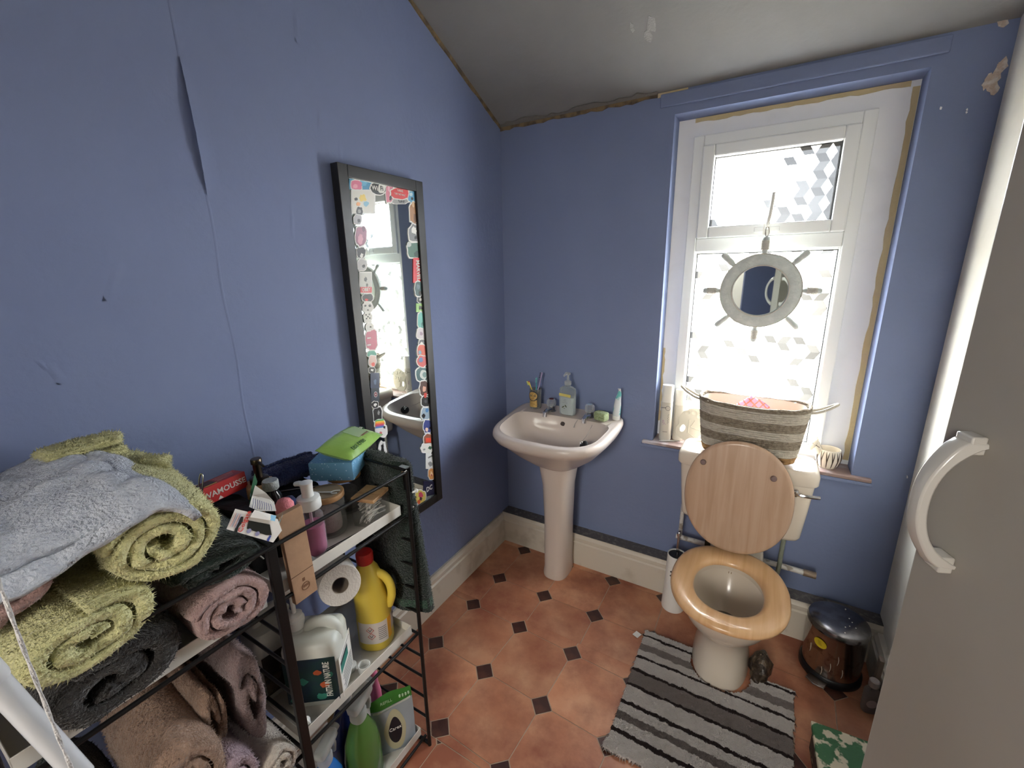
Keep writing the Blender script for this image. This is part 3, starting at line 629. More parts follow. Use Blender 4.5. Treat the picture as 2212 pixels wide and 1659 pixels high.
for k in range(3): mk('sticker_print', arcpatch(.0936, -1.84+.02*k, -1.70+.015*k, .1655-.006*k, .1670-.006*k, 4), M('brown_print', (120, 96, 30), .6), g)
for (a, z) in ((-1.3, .10), (-2.1, .13), (-1.1, .14), (-1.55, .07), (-.9, .09)):
    mk('drip_mark', tube([(.0926*math.cos(a+.03*math.sin(q)), .0926*math.sin(a+.03*math.sin(q)), z-.012*q) for q in range(4)], [.0012, .0016, .001, .0006], 5), M('dried_drip', (180, 166, 150), .7), g, 60)
for k in range(7):
    a, r = random.uniform(0, 6.28), random.uniform(.02, .08)
    mk('paint_fleck', xf(lathe([(.0022, 0), (.0018, .0012)], 7), T(r*math.cos(a), r*math.sin(a), .2385-.0015*(r/.08)**2*2.2)), m_paper, g)
# ---------------------------------------------------------------- things on the window sill
def pump_bottle(x, y, s, h, rot, label, printed):
    g = thing('shampoo_bottle', label, 'bottle', (x, y, ZS+.0005), (0, 0, rot), group='white bottles on the sill')
    R_ = lambda k, z: ring(0, 0, .026*k*s, .019*k*s, z*h, 32, 2.6)
    mk('body', loft([R_(.9, 0), R_(1, .03), R_(1, .28), R_(.97, .5), R_(.93, .70)]), M('white_shampoo_plastic', (212, 208, 196), .3), g, 50)
    mk('cap', loft([R_(.94, .70), R_(.97, .705), R_(.93, .80), R_(.98, .96), R_(.93, 1.0)]), M('white_cap_plastic', (236, 234, 226), .28), g, 50)
    if printed:
        mk('ring_print', tube([(.010*math.cos(a)+.006, -.0196*s, .60*h+.010*math.sin(a)) for a in np.linspace(0, 2*PI, 21)], .0007, 5), m_ink, g, 60)
        mk('line_print', cb(-.013, -.0182*s, .605*h, .022, .0006, .0022), m_ink, g)
        mk('script_print', tube([(.010+.002*math.sin(q*1.9), -.0202*s, .50*h-.0035*q) for q in range(14)], .0006, 5), m_ink, g, 60)
        for k, (dx, dz, w) in enumerate(((-.010, .33, .010), (-.007, .30, .012), (-.009, .36, .006))): mk('swirl_print', tube([(dx+w*t_-.004, -.0200*s, (dz)*h+.006*math.sin(3*t_)) for t_ in (0, .3, .6, 1)], .0010, 5), M('mauve_print', (186, 150, 178), .5), g, 60)
        mk('small_print', cb(0, -.0196*s, .17*h, .02, .0005, .0015), m_ink, g)
    return g
pump_bottle(.835, .035, 1.0, .262, .1, 'white shampoo bottle with printed band at the left end of the sill', True)
pump_bottle(.886, .066, .9, .240, .3, 'plain white bottle behind the printed shampoo bottle', False)
g = thing('tweezers', 'slim white and silver tweezers lying on the sill by the cistern', 'tweezers', (.862, .012, ZS+.004), (0, 0, .35))
mk('arm', tube([(-.045, -.004, 0), (0, -.005, .002), (.045, 0, .004)], .0022, 6), m_chrome, g, 50); mk('arm', tube([(-.045, .004, 0), (0, .006, .002), (.045, 0, .004)], .0022, 6), m_white, g, 50)
# palette
g = thing('paint_palette', 'white plastic paint palette leaning on the window frame', 'palette', (.934, .052, ZS), (0, 0, 0))
pl = []
for i in range(48):
    a = 2*PI*i/48; r = .072*(1+.08*math.sin(2*a+.4))-.020*math.exp(-((a-3.35)/.28)**2)
    pl.append((r*.86*math.cos(a), r*1.12*math.sin(a)))
hole = [(-.026+.011*math.cos(2*PI*i/48+.0), -.030+.017*math.sin(2*PI*i/48)) for i in range(48)]
PM = T(.006, 0, .088) @ RY(.25) @ RX(PI/2-.18)
mk('plate', xf(loft([[(x, y, .0) for x, y in pl], [(x*.985, y*.985, .005) for x, y in pl], [(x, y, .005) for x, y in hole], [(x, y, 0) for x, y in hole], [(x, y, .0) for x, y in pl]], False, False), PM), M('ivory_plastic', (206, 202, 188), .3), g, 50)
for (x, y) in ((-.030, .045), (-.004, .055), (.022, .048), (.042, .022)):
    mk('well', xf(lathe([(.0118, .0052), (.0115, .0085), (.009, .0080), (.0015, .0060)], 20, False, True), PM @ T(x, y, 0)), M('ivory_plastic', (206, 202, 188), .3), g, 50)
for (a0, b0) in (((-.012, .018), (.004, -.045)), ((.004, -.012), (.045, -.014)), ((.012, .022), (.004, -.012)), ((.002, -.040), (.036, -.052))):
    mk('divider', xf(tube([(a0[0], a0[1], .006), (b0[0], b0[1], .006)], .0022, 6), PM), M('ivory_plastic', (206, 202, 188), .3), g, 50)
# zebra cup
g = thing('zebra_cup', 'white ceramic zebra cup with brown stripes on the sill', 'cup', (1.452, .042, ZS+.0005), (0, 0, .1))
m_zeb = M('zebra_glaze', (236, 226, 208), .2, coat=.3); m_zs = M('zebra_stripe', (70, 54, 42), .4)
prof = [(.028, 0), (.036, .012), (.042, .035), (.042, .055), (.038, .074), (.0365, .076), (.0345, .074), (.037, .055), (.036, .03), (.025, .012)]
mk('bowl', lathe(prof, 36), m_zeb, g, 50)
def zr(z):
    P_ = [(0, .028), (.012, .036), (.035, .042), (.055, .042), (.074, .038)]
    for (z0, r0), (z1, r1) in zip(P_, P_[1:]):
        if z <= z1: return r0+(r1-r0)*(z-z0)/(z1-z0)
    return .038
for a in (-2.75, -2.3, -1.85, -1.4, -.95, -.5):
    for s in (-1, 1):
        pts = []
        for q in range(9):
            z = .072-.068*q/8; w = .12*max(0, 1-q/5)*s
            pts.append((zr(z)*1.006*math.cos(a+w), zr(z)*1.006*math.sin(a+w), z))
        mk('stripe', tube(pts, [.0006, .0012, .0015, .0017, .0018, .0018, .0017, .0014, .0006], 5), m_zs, g, 60)
hd_ = mk('head', join(tube([(-.034, -.008, .060), (-.046, -.012, .085), (-.050, -.014, .098), (-.054, -.016, .103), (-.062, -.022, .092), (-.068, -.027, .078), (-.069, -.028, .072)], [.016, .0135, .013, .0125, .0115, .009, .006], 14)), m_zeb, g, 60)
for s in (-1, 1): mk('ear', xf(loft([ring(0, 0, .003, .002, 0, 8), ring(0, 0, .0042, .0025, .006, 8), ring(0, 0, .001, .001, .013, 8)]), T(-.048, -.014+s*.008, .107) @ RX(-s*.3)), m_zeb, hd_, 60)
for q, (px_, pz_) in enumerate(((-.058, .094), (-.064, .084), (-.046, .088))): mk('face_stripe', tube([(px_-.006, -.030+.002*q, pz_+.006), (px_, -.0315+.002*q, pz_), (px_+.008, -.0255+.001*q, pz_-.005)], .0012, 5), m_zs, hd_, 60)
# ---------------------------------------------------------------- woven basket on the cistern
g = thing('woven_basket', 'striped cream and straw woven basket standing on the cistern', 'basket', (1.172, -.098, .7865), (0, 0, -.04))
m_b1 = M('cream_cotton_braid', (206, 198, 184), .9, bump=(260, .7), var=(60, (186, 178, 164), .4, .7)); m_b2 = M('grey_brown_braid', (160, 148, 130), .9, bump=(260, .8), var=(90, (132, 120, 104), .4, .65)); m_b3 = M('straw_braid', (176, 138, 92), .85, bump=(260, .9), var=(90, (140, 104, 66), .4, .65))
nb = 30; hB = .215
def bw(t_): return .158+.028*t_**.8, .070+.012*t_
cols = [m_b3]*3+[m_b1]*4+[m_b2]*4+[m_b1]*4+[m_b2]*4+[m_b1]*5+[m_b2]*2+[m_b3]*2+[m_b3]*2
for k in range(26):
    t_ = k/25; a, b = bw(t_); z = .006+hB*t_*.97; pts = []
    sag = .012*t_
    for i in range(57):
        q = 2*PI*i/56; c, s = math.cos(q), math.sin(q)
        x = a*math.copysign(abs(c)**.62, c); y = b*math.copysign(abs(s)**.62, s)
        pts.append((x, y, z+sag*(abs(x)/a)**2-sag*.6+.0012*math.sin(i*5.1+k*2.2)))
    mk('braid_row', tube(pts, .0051, 6, False), cols[min(k, len(cols)-1)], g, 60)
mk('lining', loft([[(.93*x, .90*y, z) for x, y, z in ring(0, 0, bw(t_)[0], bw(t_)[1], .006+hB*t_*.96, 40, 3.2)] for t_ in (0, .5, 1)], True, False), M('peach_lining', (222, 204, 188), .8), g, 50)
for s in (-1, 1):
    hp = [(s*.176, -.016, .198), (s*.205, -.018, .206), (s*.235, -.016, .222), (s*.256, -.008, .236), (s*.262, .0, .240), (s*.256, .010, .236), (s*.235, .018, .222), (s*.205, .020, .206), (s*.176, .018, .198)]
    mk('handle', tube(spline(hp, 32), .0052, 8), M('cream_rope', (214, 206, 192), .85, bump=(300, .6)), g, 60)
# pink checked cloth peeping out of the basket
g = thing('checked_cloth', 'pink and lilac checked cloth sticking out of the basket', 'cloth', (1.165, -.105, .95), (0, 0, -.04))
V, F = [], []; n_ = 12
for i in range(n_+1):
    for j in range(n_+1):
        u, v = i/n_-.5, j/n_-.5
        x = (u-v)*.075; h = .075-(abs(u+v)*.085+abs(u-v)*.05); V.append((x, (u+v)*.045+.01*math.sin(5*u), h+.004*math.sin(9*u+4*v)))
for i in range(n_):
    for j in range(n_): a = i*(n_+1)+j; F.append((a, a+1, a+n_+2, a+n_+1))
mc = M('pink_check', (238, 140, 140), .8); t = mc.node_tree; b = t.nodes['Principled BSDF']; co = t.nodes.new('ShaderNodeTexCoord'); mp = t.nodes.new('ShaderNodeMapping'); mp.inputs['Rotation'].default_value = (0, PI/4, 0); bk = t.nodes.new('ShaderNodeTexBrick')
bk.offset = 0; bk.inputs['Color1'].default_value = lin((206, 170, 206)); bk.inputs['Color2'].default_value = lin((222, 176, 206)); bk.inputs['Mortar'].default_value = lin((250, 140, 120)); bk.inputs['Scale'].default_value = 30; bk.inputs['Mortar Size'].default_value = .07; bk.inputs['Brick Width'].default_value = .6; bk.inputs['Row Height'].default_value = .6
mp2 = t.nodes.new('ShaderNodeMapping'); mp2.inputs['Rotation'].default_value = (PI/2, 0, 0)
t.links.new(co.outputs['Object'], mp.inputs[0]); t.links.new(mp.outputs[0], mp2.inputs[0]); t.links.new(mp2.outputs[0], bk.inputs['Vector']); t.links.new(bk.outputs[0], b.inputs['Base Color'])
mk('cloth', (V, F), mc, g, 180, solid=.002)
# ---------------------------------------------------------------- ship's wheel mirror hung from the window lever
g = thing('wheel_mirror', 'round mirror in a grey ship wheel frame hanging in the window', 'mirror', (1.146, .030, 1.410), (.05, 0, .080))
m_gw = M('grey_painted_wood', (190, 197, 195), .6, bump=(90, .25), var=(30, (204, 209, 206), .45, .65)); m_rope = M('natural_rope', (238, 234, 226), .9, bump=(500, .8))
rp_ = [(.094, -.004), (.094, -.010), (.098, -.0135), (.128, -.0135), (.138, -.010), (.140, -.004), (.140, .008), (.094, .008), (.094, -.004)]
mk('rim', loft([ring(0, 0, r, r, z, 64) for r, z in rp_], False, False), m_gw, g, 50).matrix_local = RX(PI/2) @ Matrix.Scale(-1, 4, (0, 0, 1)) if False else RX(-PI/2)
mk('mirror_glass', xf(lathe([(.095, 0), (.095, .003)], 64), RX(PI/2)), M('mirror_silver', (214, 222, 220), .02, 1.0), g)
mk('rope_edge', join(tube([(.097*math.cos(a), -.0135, .097*math.sin(a)) for a in np.linspace(0, 2*PI, 65)], .0022, 6, False), tube([(.139*math.cos(a), -.0105, .139*math.sin(a)) for a in np.linspace(0, 2*PI, 65)], .0018, 6, False)), m_rope, g, 60)
for k in range(8):
    a = PI/4*k; d = Vector((math.cos(a), 0, math.sin(a)))
    roped = k % 2 == 0
    r_ = [.007, .009, .0115, .0112, .0125, .0115, .007]
    pts = [tuple(d*q+Vector((0, -.001, 0))) for q in (.136, .146, .152, .170, .186, .196, .202)]
    h = mk('spoke_handle', tube(pts, r_, 12), m_gw, g, 60)
    if roped: mk('rope_wrap', join(*[tube([tuple(d*(.155+.0038*w)+Vector((-d.z, 0, d.x))*(.0128*math.cos(b_))+Vector((0, .0128*math.sin(b_), 0))) for b_ in np.linspace(0, 2*PI, 13)], .0020, 5, False) for w in range(9)]), m_rope, h, 60)
mk('hanging_loop', tube(spline([(0, -.003, .198), (-.005, -.002, .212), (-.004, .006, .232), (.004, .008, .232), (.006, -.002, .212), (0, -.003, .198)], 20), .0022, 6), m_rope, g, 60)
# ---------------------------------------------------------------- bath mat
mat_ = thing('bath_mat', 'shaggy grey, white and dark brown striped contour mat round the toilet base', 'bath mat', (0, 0, 0.0008))
outl = []
def mat_inside(x, y):
    # slightly skewed rectangle with a pan-shaped cut-out in the far edge
    u = x-(y+.62)*(-.0); xl = .885+.01*(y+.86); xr = 1.398+.045*(y+.86)
    if not (xl < x < xr): return False
    yb = -.352 if x < 1.10 else -.372
    if x < .90: pass
    if not (-.893+.03*(x-.885) < y < yb): return False
    dx = (x-1.178)/.106
    if y > -.52 and dx*dx < 1 and ((y+.40 > 0 and abs(dx) < 1) or dx*dx+((y+.40)/.098)**2 < 1): return False
    return True
st = .006; V, F, ids = [], [], {}
xs = np.arange(.87, 1.44, st); ys = np.arange(-.90, -.34, st)
for i in range(len(xs)-1):
    for j in range(len(ys)-1):
        if mat_inside(xs[i]+st/2, ys[j]+st/2):
            q = []
            for (a, b) in ((i, j), (i+1, j), (i+1, j+1), (i, j+1)):
                if (a, b) not in ids:
                    ids[(a, b)] = len(V); x, y = xs[a], ys[b]
                    V.append((x, y, .010+.003*mnoise.noise(Vector((x*60, y*60, 0)))))
                q.append(ids[(a, b)])
            F.append(tuple(q))
m_mat = M('striped_shag', (186, 178, 172), .95)
t = m_mat.node_tree; b = t.nodes['Principled BSDF']; L = t.links.new
co = t.nodes.new('ShaderNodeTexCoord'); ns = t.nodes.new('ShaderNodeTexNoise'); ns.inputs['Scale'].default_value = 30; ns.inputs['Detail'].default_value = 9; ns.inputs['Roughness'].default_value = .75
L(co.outputs['Object'], ns.inputs['Vector'])
sep = t.nodes.new('ShaderNodeSeparateXYZ'); L(co.outputs['Object'], sep.inputs[0])
mul = t.nodes.new('ShaderNodeMath'); mul.operation = 'MULTIPLY_ADD'; mul.inputs[1].default_value = .034; L(ns.outputs['Fac'], mul.inputs[0]); L(sep.outputs['Y'], mul.inputs[2])
mrg = t.nodes.new('ShaderNodeMapRange'); mrg.inputs['From Min'].default_value = -.878; mrg.inputs['From Max'].default_value = -.338; L(mul.outputs[0], mrg.inputs[0])
rmp = t.nodes.new('ShaderNodeValToRGB'); rmp.color_ramp.interpolation = 'CONSTANT'; L(mrg.outputs[0], rmp.inputs[0]); L(rmp.outputs[0], b.inputs['Base Color'])
W_, G_, D_, K_ = (232, 226, 222), (160, 150, 146), (136, 126, 122), (58, 46, 46)
stops = [(0, W_), (.115, K_), (.145, W_), (.215, D_), (.265, W_), (.325, K_), (.355, W_), (.465, K_), (.49, G_), (.60, K_), (.625, W_), (.725, K_), (.745, W_), (.80, G_), (.86, W_), (.93, K_), (.95, W_)]
el = rmp.color_ramp.elements
el[0].position = 0; el[0].color = lin(stops[0][1]); el[1].position = stops[1][0]; el[1].color = lin(stops[1][1])
for p_, c_ in stops[2:]: e_ = el.new(p_); e_.color = lin(c_)
mb = mk('backing', (V, F), m_mat, mat_, 180)
mk('underside', ([(x, y, .002) for x, y, z in V], F), M('mat_backing', (96, 92, 92), .9), mat_, solid=.002)
pq = pile(mb, 46000, .0155, m_mat, .0023, 1.1, 'shag', 3)
mk('care_tag', xf(bx(-.014, .014, -.003, .022, 0, .0014), T(.868, -.392, .004) @ RZ(1.2)), m_paper, mat_)
# ---------------------------------------------------------------- green painted box by the door
g = thing('painted_step_box', 'old box with flaking green and cream paint beside the door', 'box', (1.56, -.66, 0), (0, 0, .06))
m_gp = M('flaking_green', (54, 104, 66), .6, bump=(30, .5), var=(16, (218, 208, 184), .50, .53))
mk('top', bx(-.105, .11, -.16, .115, .085, .10), m_gp, g, bevel=.004)
mk('side', bx(-.098, .105, -.15, .105, .0, .085), M('dark_wood_side', (70, 56, 46), .7, bump=(30, .3), var=(20, (150, 140, 120), .58, .62)), g)
# clutter in the corner past the bin
g = thing('plastic_bottle', 'dusty clear plastic bottle standing by the right skirting', 'bottle', (1.640, -.315, 0), (0, 0, .3))
mk('body', loft([ring(0, 0, .020, .015, 0, 24, 3), ring(0, 0, .022, .017, .01, 24, 3), ring(0, 0, .022, .017, .085, 24, 3), ring(0, 0, .012, .012, .105, 24)]), glass('dusty_plastic', (170, 160, 156), .2, .6), g, 50)
mk('cap', lathe([(.014, .105), (.015, .108), (.015, .128), (.012, .131)], 20), M('grey_cap', (150, 140, 136), .5), g, 40)
mk('label', xf(lathe([(.016, 0), (.016, .0008)], 20), T(-.004, -.0178, .045) @ RX(PI/2)), M('faded_label', (156, 140, 138), .7), g)
g = thing('wooden_batten', 'thin dusty wooden batten leaning in the corner behind the bin', 'batten', (1.652, -.275, 0), (.06, .0, 0))
mk('batten', bx(-.006, .006, -.012, .012, 0, .20), M('dusty_wood', (110, 96, 84), .8, bump=(30, .3)), g)

g = thing('plastic_bag', 'crumpled dark brown plastic bag tucked beside the toilet base', 'bag', (1.310, -.345, 0))
V, F = lathe([(.03, 0), (.045, .02), (.042, .055), (.026, .085), (.004, .095)], 22); V = [(x*.8*(1+.45*mnoise.noise(Vector((x*40, y*40, z*40)))), y*1.3*(1+.45*mnoise.noise(Vector((y*40, z*40, x*40)))), z) for x, y, z in V]
mk('bag', (V, F), M('brown_film', (52, 42, 34), .3, bump=(60, .8), var=(40, (96, 82, 66), .5, .6)), g, 40)
# ---------------------------------------------------------------- tall black framed mirror with stickers
MY0, MY1, MZ0, MZ1 = -.990, -.622, .540, 1.822
mir = thing('framed_mirror', 'tall black-framed wall mirror edged with colourful stickers', 'mirror', (0, -.806, 0), (0, 0, -.012))
m_bf = M('black_frame', (30, 30, 32), .35, bump=(40, .04))
fw = .036
mk('frame', join(bx(.001, .033, MY0, MY0+fw, MZ0, MZ1), bx(.001, .033, MY1-fw, MY1, MZ0, MZ1), bx(.001, .033, MY0+fw, MY1-fw, MZ1-fw, MZ1), bx(.001, .033, MY0+fw, MY1-fw, MZ0, MZ0+fw)), m_bf, mir, bevel=.0015)
gx = .0235
mk('mirror_glass', bx(.004, gx-.0008, MY0+fw-.002, MY1-fw+.002, MZ0+fw-.002, MZ1-fw+.002), M('mirror_silver', (214, 222, 220), .02, 1.0), mir)
def SM(c): return M('sticker_%d_%d_%d' % c, c, .35)
def flat(poly, x0, x1): return loft([[(x0, y, z) for y, z in poly], [(x1, y, z) for y, z in poly]])
def pxp(px, py):
    p = P(px, py, 0, gx); return (min(max(p.y, MY0+fw+.001), MY1-fw-.001), min(max(p.z, MZ0+fw+.001), MZ1-fw-.001))
def blob(bb, k, n=18, var=.20, sq=2.6, ph=0.0, sc=1.0, dx=0, dy=0):
    g_ = random.Random(k); x0, y0, x1, y1 = bb; cx, cy = (x0+x1)/2+dx*(x1-x0), (y0+y1)/2+dy*(y1-y0); a, b = (x1-x0)/2*sc, (y1-y0)/2*sc
    out_ = []
    for i in range(n):
        t_ = 2*PI*i/n+ph; c, s = math.cos(t_), math.sin(t_); r = 1-var*g_.random()
        out_.append(pxp(cx+a*r*math.copysign(abs(c)**(2/sq), c), cy+b*r*math.copysign(abs(s)**(2/sq), s)))
    return out_
def rect(bb): x0, y0, x1, y1 = bb; return [pxp(x0, y0), pxp(x1, y0), pxp(x1, y1), pxp(x0, y1)]
LY = [0]
def sticker(bb, base, prints=(), k=0, shape='blob', outline=True):
    """prints: list of (colour, scale, dx, dy, variation)"""
    bb = (bb[0]-(bb[2]-bb[0])*.10, bb[1]-(bb[3]-bb[1])*.10, bb[2]+(bb[2]-bb[0])*.10, bb[3]+(bb[3]-bb[1])*.10) if shape == 'blob' else bb
    LY[0] = (LY[0]+1) % 7; x = gx+.0003*LY[0]
    po = blob(bb, k) if shape == 'blob' else rect(bb)
    s = mk('sticker', flat(po, x-.0012, x+.0003), SM((232, 232, 230)) if outline else SM(base), mir)
    if outline:
        pi_ = blob(bb, k, sc=.86) if shape == 'blob' else rect((bb[0]+(bb[2]-bb[0])*.06, bb[1]+(bb[3]-bb[1])*.06, bb[2]-(bb[2]-bb[0])*.06, bb[3]-(bb[3]-bb[1])*.06))
        mk('print', flat(pi_, x, x+.0005), SM(base), s)
    for q, (c, sc, dx, dy, va) in enumerate(prints):
        mk('print', flat(blob(bb, k*7+q+1, 14, va, 2.2, .3*q, sc, dx, dy), x, x+.0007+.0002*q), SM(c), s)
    return s, x
def stext(s, x, body, px, py, h, col, down=False, sx=1.0, bold=.0):
    y, z = pxp(px, py)
    m_ = frame((x+.0014, y, z), (0, 0, -1), (0, 1, 0)) if down else frame((x+.0014, y, z), (0, 1, 0), (0, 0, 1))
    text('lettering', body, h, SM(col), s, m_, .0002, sx=sx, bold=bold)
BK, WH, RD, PK, BL, GN, BR, GY, YL, TL, OR = (26, 26, 28), (236, 236, 232), (206, 60, 66), (222, 130, 160), (90, 160, 200), (90, 160, 110), (150, 110, 76), (150, 150, 150), (236, 200, 90), (110, 180, 170), (222, 110, 60)
sticker((752, 383, 800, 410), (80, 150, 190), [((110, 180, 214), .5, .1, 0, .3)], 1, 'rect', False)
sticker((755, 389, 781, 411), (214, 120, 150), [((236, 170, 190), .4, -.1, .1, .3)], 2)
sticker((756, 410, 808, 462), (226, 226, 220), [((240, 214, 120), .36, -.02, -.16, .4), ((140, 190, 214), .24, .12, .1, .3), ((240, 180, 130), .2, -.2, .1, .3), ((60, 60, 64), .15, -.3, -.1, .3)], 3, 'rect')
s, x = sticker((797, 394, 830, 421), BK, [], 4); mk('print', flat(blob((813, 396, 829, 418), 44, var=.1), x, x+.0009), SM(WH), s)
stext(s, x, 'Wi', 806, 407, .020, WH, bold=.0004); stext(s, x, 'Fi', 821, 408, .020, BK, bold=.0004)
sticker((829, 398, 847, 440), (214, 130, 150), [(BK, .3, .1, .2, .4), ((240, 180, 200), .3, -.1, -.2, .4)], 5)
s, x = sticker((839, 405, 880, 431), (210, 60, 60), [], 6); mk('print', flat([pxp(841, 414), pxp(859, 407), pxp(878, 417), pxp(876, 428), pxp(858, 428), pxp(843, 423)], x, x+.0009), SM((206, 52, 56)), s)
stext(s, x, 'VANS', 860, 413, .011, WH); stext(s, x, '"OFF THE WALL"', 860, 421, .0085, WH, sx=.85)
s, x = sticker((842, 427, 879, 441), GY, [], 7); stext(s, x, 'OFF', 864, 435, .017, BK, bold=.0004)
sticker((877, 412, 896, 438), (90, 160, 200), [(BK, .25, 0, .15, .3), ((200, 226, 236), .3, -.1, -.15, .2)], 8)
sticker((881, 436, 901, 484), (170, 124, 84), [((110, 76, 50), .45, .1, .2, .4), ((214, 180, 140), .25, -.1, -.3, .2)], 9)
sticker((879, 484, 903, 524), (120, 122, 124), [(WH, .45, 0, -.1, .5), (BK, .22, .1, .2, .5)], 10)
sticker((876, 523, 904, 558), (70, 110, 96), [((180, 190, 186), .3, -.3, -.3, .1), ((40, 70, 64), .4, .2, .2, .4)], 11)
s, x = sticker((889, 557, 909, 611), (206, 60, 70), [], 12, 'rect', False); stext(s, x, 'MARVEL', 899, 584, .026, WH, True, .78, .0005)
sticker((892, 607, 911, 640), (50, 84, 84), [((96, 120, 130), .4, -.1, -.1, .4), (BK, .3, .1, .25, .4)], 13)
sticker((898, 638, 912, 655), BK, [(WH, .4, 0, 0, .5)], 14)
s, x = sticker((896, 655, 914, 674), (150, 196, 120), [], 15, 'rect', False); mk('print', flat(blob((900, 659, 911, 670), 77, 12, .6), x, x+.0009), SM(BK), s)
sticker((899, 673, 914, 712), (110, 186, 176), [((60, 120, 116), .3, .1, .2, .4)], 16)
sticker((897, 708, 916, 733), (206, 200, 206), [((160, 140, 160), .35, 0, 0, .4)], 17)
sticker((901, 732, 917, 750), (90, 90, 96), [(WH, .4, -.1, 0, .5)], 18)
sticker((898, 744, 918, 772), (206, 96, 76), [((120, 150, 170), .35, -.2, .1, .4)], 19)
sticker((897, 767, 919, 793), (196, 90, 90), [((80, 110, 160), .4, -.1, -.1, .4)], 20)
sticker((896, 792, 922, 826), (60, 96, 100), [((206, 214, 210), .55, .1, 0, .15), ((120, 150, 148), .3, .15, 0, .2)], 21)
sticker((903, 820, 923, 856), (80, 50, 44), [((222, 170, 150), .35, 0, .05, .3), ((206, 70, 60), .3, .1, .35, .3)], 22)
sticker((907, 855, 925, 878), BK, [((70, 70, 74), .3, 0, 0, .3)], 23)
sticker((906, 878, 927, 907), (150, 170, 186), [(BK, .35, -.2, .15, .4), ((80, 130, 180), .3, .1, -.2, .3)], 24)
sticker((911, 905, 930, 935), (60, 70, 130), [((230, 200, 180), .3, -.1, .2, .3), (BK, .2, .2, .1, .3)], 25)
s, x = sticker((911, 935, 932, 961), (140, 84, 64), [], 26); mk('print', flat(rect((916, 945, 927, 955)), x, x+.001), SM((230, 84, 60)), s)
sticker((906, 957, 932, 978), (230, 228, 220), [((60, 90, 70), .35, .2, -.05, .4), (GY, .2, -.2, .1, .4)], 27)
s, x = sticker((917, 977, 935, 1012), (236, 236, 234), [], 28, 'rect', False); stext(s, x, 'VANS', 926, 986, .011, BK); mk('print', flat(blob((920, 995, 932, 1008), 91, 12, .5), x, x+.0009), SM(GY), s)
sticker((922, 1010, 936, 1035), (214, 150, 90), [((240, 210, 170), .4, 0, 0, .4), ((180, 70, 60), .2, 0, .1, .4)], 29)
s, x = sticker((912, 1038, 936, 1074), (36, 38, 70), [], 30, 'rect', False); stext(s, x, 'DC', 924, 1054, .030, WH, False, .85, .001)
sticker((893, 1057, 916, 1087), (226, 206, 110), [((210, 80, 110), .4, .05, -.1, .3), ((90, 60, 60), .25, .05, .12, .4), ((220, 100, 60), .3, -.1, .3, .4)], 31)
sticker((766, 447, 781, 467), BK, [(GY, .4, 0, 0, .2)], 32)
sticker((761, 463, 779, 486), (170, 170, 176), [(BK, .35, .1, .1, .5)], 33)
sticker((765, 488, 789, 534), (150, 96, 120), [((206, 150, 170), .45, -.05, .1, .3), ((110, 70, 90), .3, .2, -.3, .4)], 34)
sticker((768, 533, 788, 559), BK, [(WH, .4, .05, .2, .5)], 35)
sticker((770, 559, 791, 586), (190, 190, 192), [(BK, .3, .1, .1, .5)], 36)
s, x = sticker((774, 587, 801, 634), (206, 208, 204), [((80, 82, 84), .3, 0, -.15, .5), ((110, 112, 112), .2, .1, .12, .5)], 37, 'rect')
mk('print', flat(rect((776, 620, 800, 632)), x, x+.0016), SM((206, 84, 90)), s); stext(s, x+.0012, 'OBEY', 788, 626, .016, WH, sx=.9, bold=.0004)
sticker((780, 634, 804, 652), BK, [(RD, .3, -.1, .2, .4)], 38)
sticker((781, 652, 803, 674), (214, 214, 210), [(BK, .25, .15, -.1, .3), (BK, .2, -.2, -.1, .3), (BK, .15, 0, .25, .4)], 39)
s, x = sticker((783, 674, 801, 698), (222, 222, 218), [], 40)
for (a, b) in ((788, 680), (795, 679), (789, 688), (796, 687), (792, 684)): mk('print', flat(blob((a-1.6, b-1.8, a+1.6, b+1.8), 5, 8, .05), x, x+.001), SM(BK), s)
sticker((787, 698, 804, 714), (216, 216, 214), [(BK, .25, .1, 0, .4)], 41)
s, x = sticker((788, 708, 813, 758), (176, 84, 110), [], 42)
for q in range(3): mk('print', flat([pxp(791, 716+15*q-2), pxp(799, 713+15*q), pxp(799, 715.5+15*q), pxp(791, 719+15*q-2)], x, x+.001), SM(WH), s)
sticker((791, 757, 811, 772), (70, 150, 130), [], 43)
sticker((794, 767, 811, 790), (226, 200, 190), [((206, 80, 70), .4, .05, .3, .3)], 44)
sticker((794, 792, 809, 806), BK, [(WH, .4, 0, 0, .5)], 45)
sticker((798, 805, 817, 838), (54, 66, 92), [((90, 110, 140), .4, 0, .1, .4)], 46, 'rect', False)
sticker((799, 838, 817, 868), (40, 52, 66), [((200, 200, 200), .42, .05, -.05, .02), ((120, 46, 60), .34, .05, -.05, .02), ((210, 210, 206), .14, .05, -.05, .3)], 47, 'rect', False)
sticker((800, 866, 815, 882), BK, [(WH, .5, 0, 0, .5)], 53)
sticker((804, 877, 823, 914), BK, [(GY, .25, .1, -.1, .4)], 48)
s, x = sticker((807, 905, 829, 926), (236, 200, 90), [], 49)
for q, c in enumerate(((90, 170, 100), (240, 200, 80), (236, 140, 70), (214, 80, 90), (150, 90, 160), (70, 130, 190))): mk('print', flat([pxp(809, 907+3*q), pxp(827, 904.5+3*q), pxp(827, 907.5+3*q), pxp(809, 910+3*q)], x, x+.001), SM(c), s)
sticker((810, 915, 834, 944), (226, 222, 222), [((206, 120, 120), .25, -.05, .15, .4), (BK, .2, .2, -.2, .5)], 50)
sticker((815, 953, 833, 1007), (230, 230, 228), [(BK, .4, 0, -.2, .6), (BK, .4, 0, .2, .6), (WH, .2, 0, .1, .5)], 51)
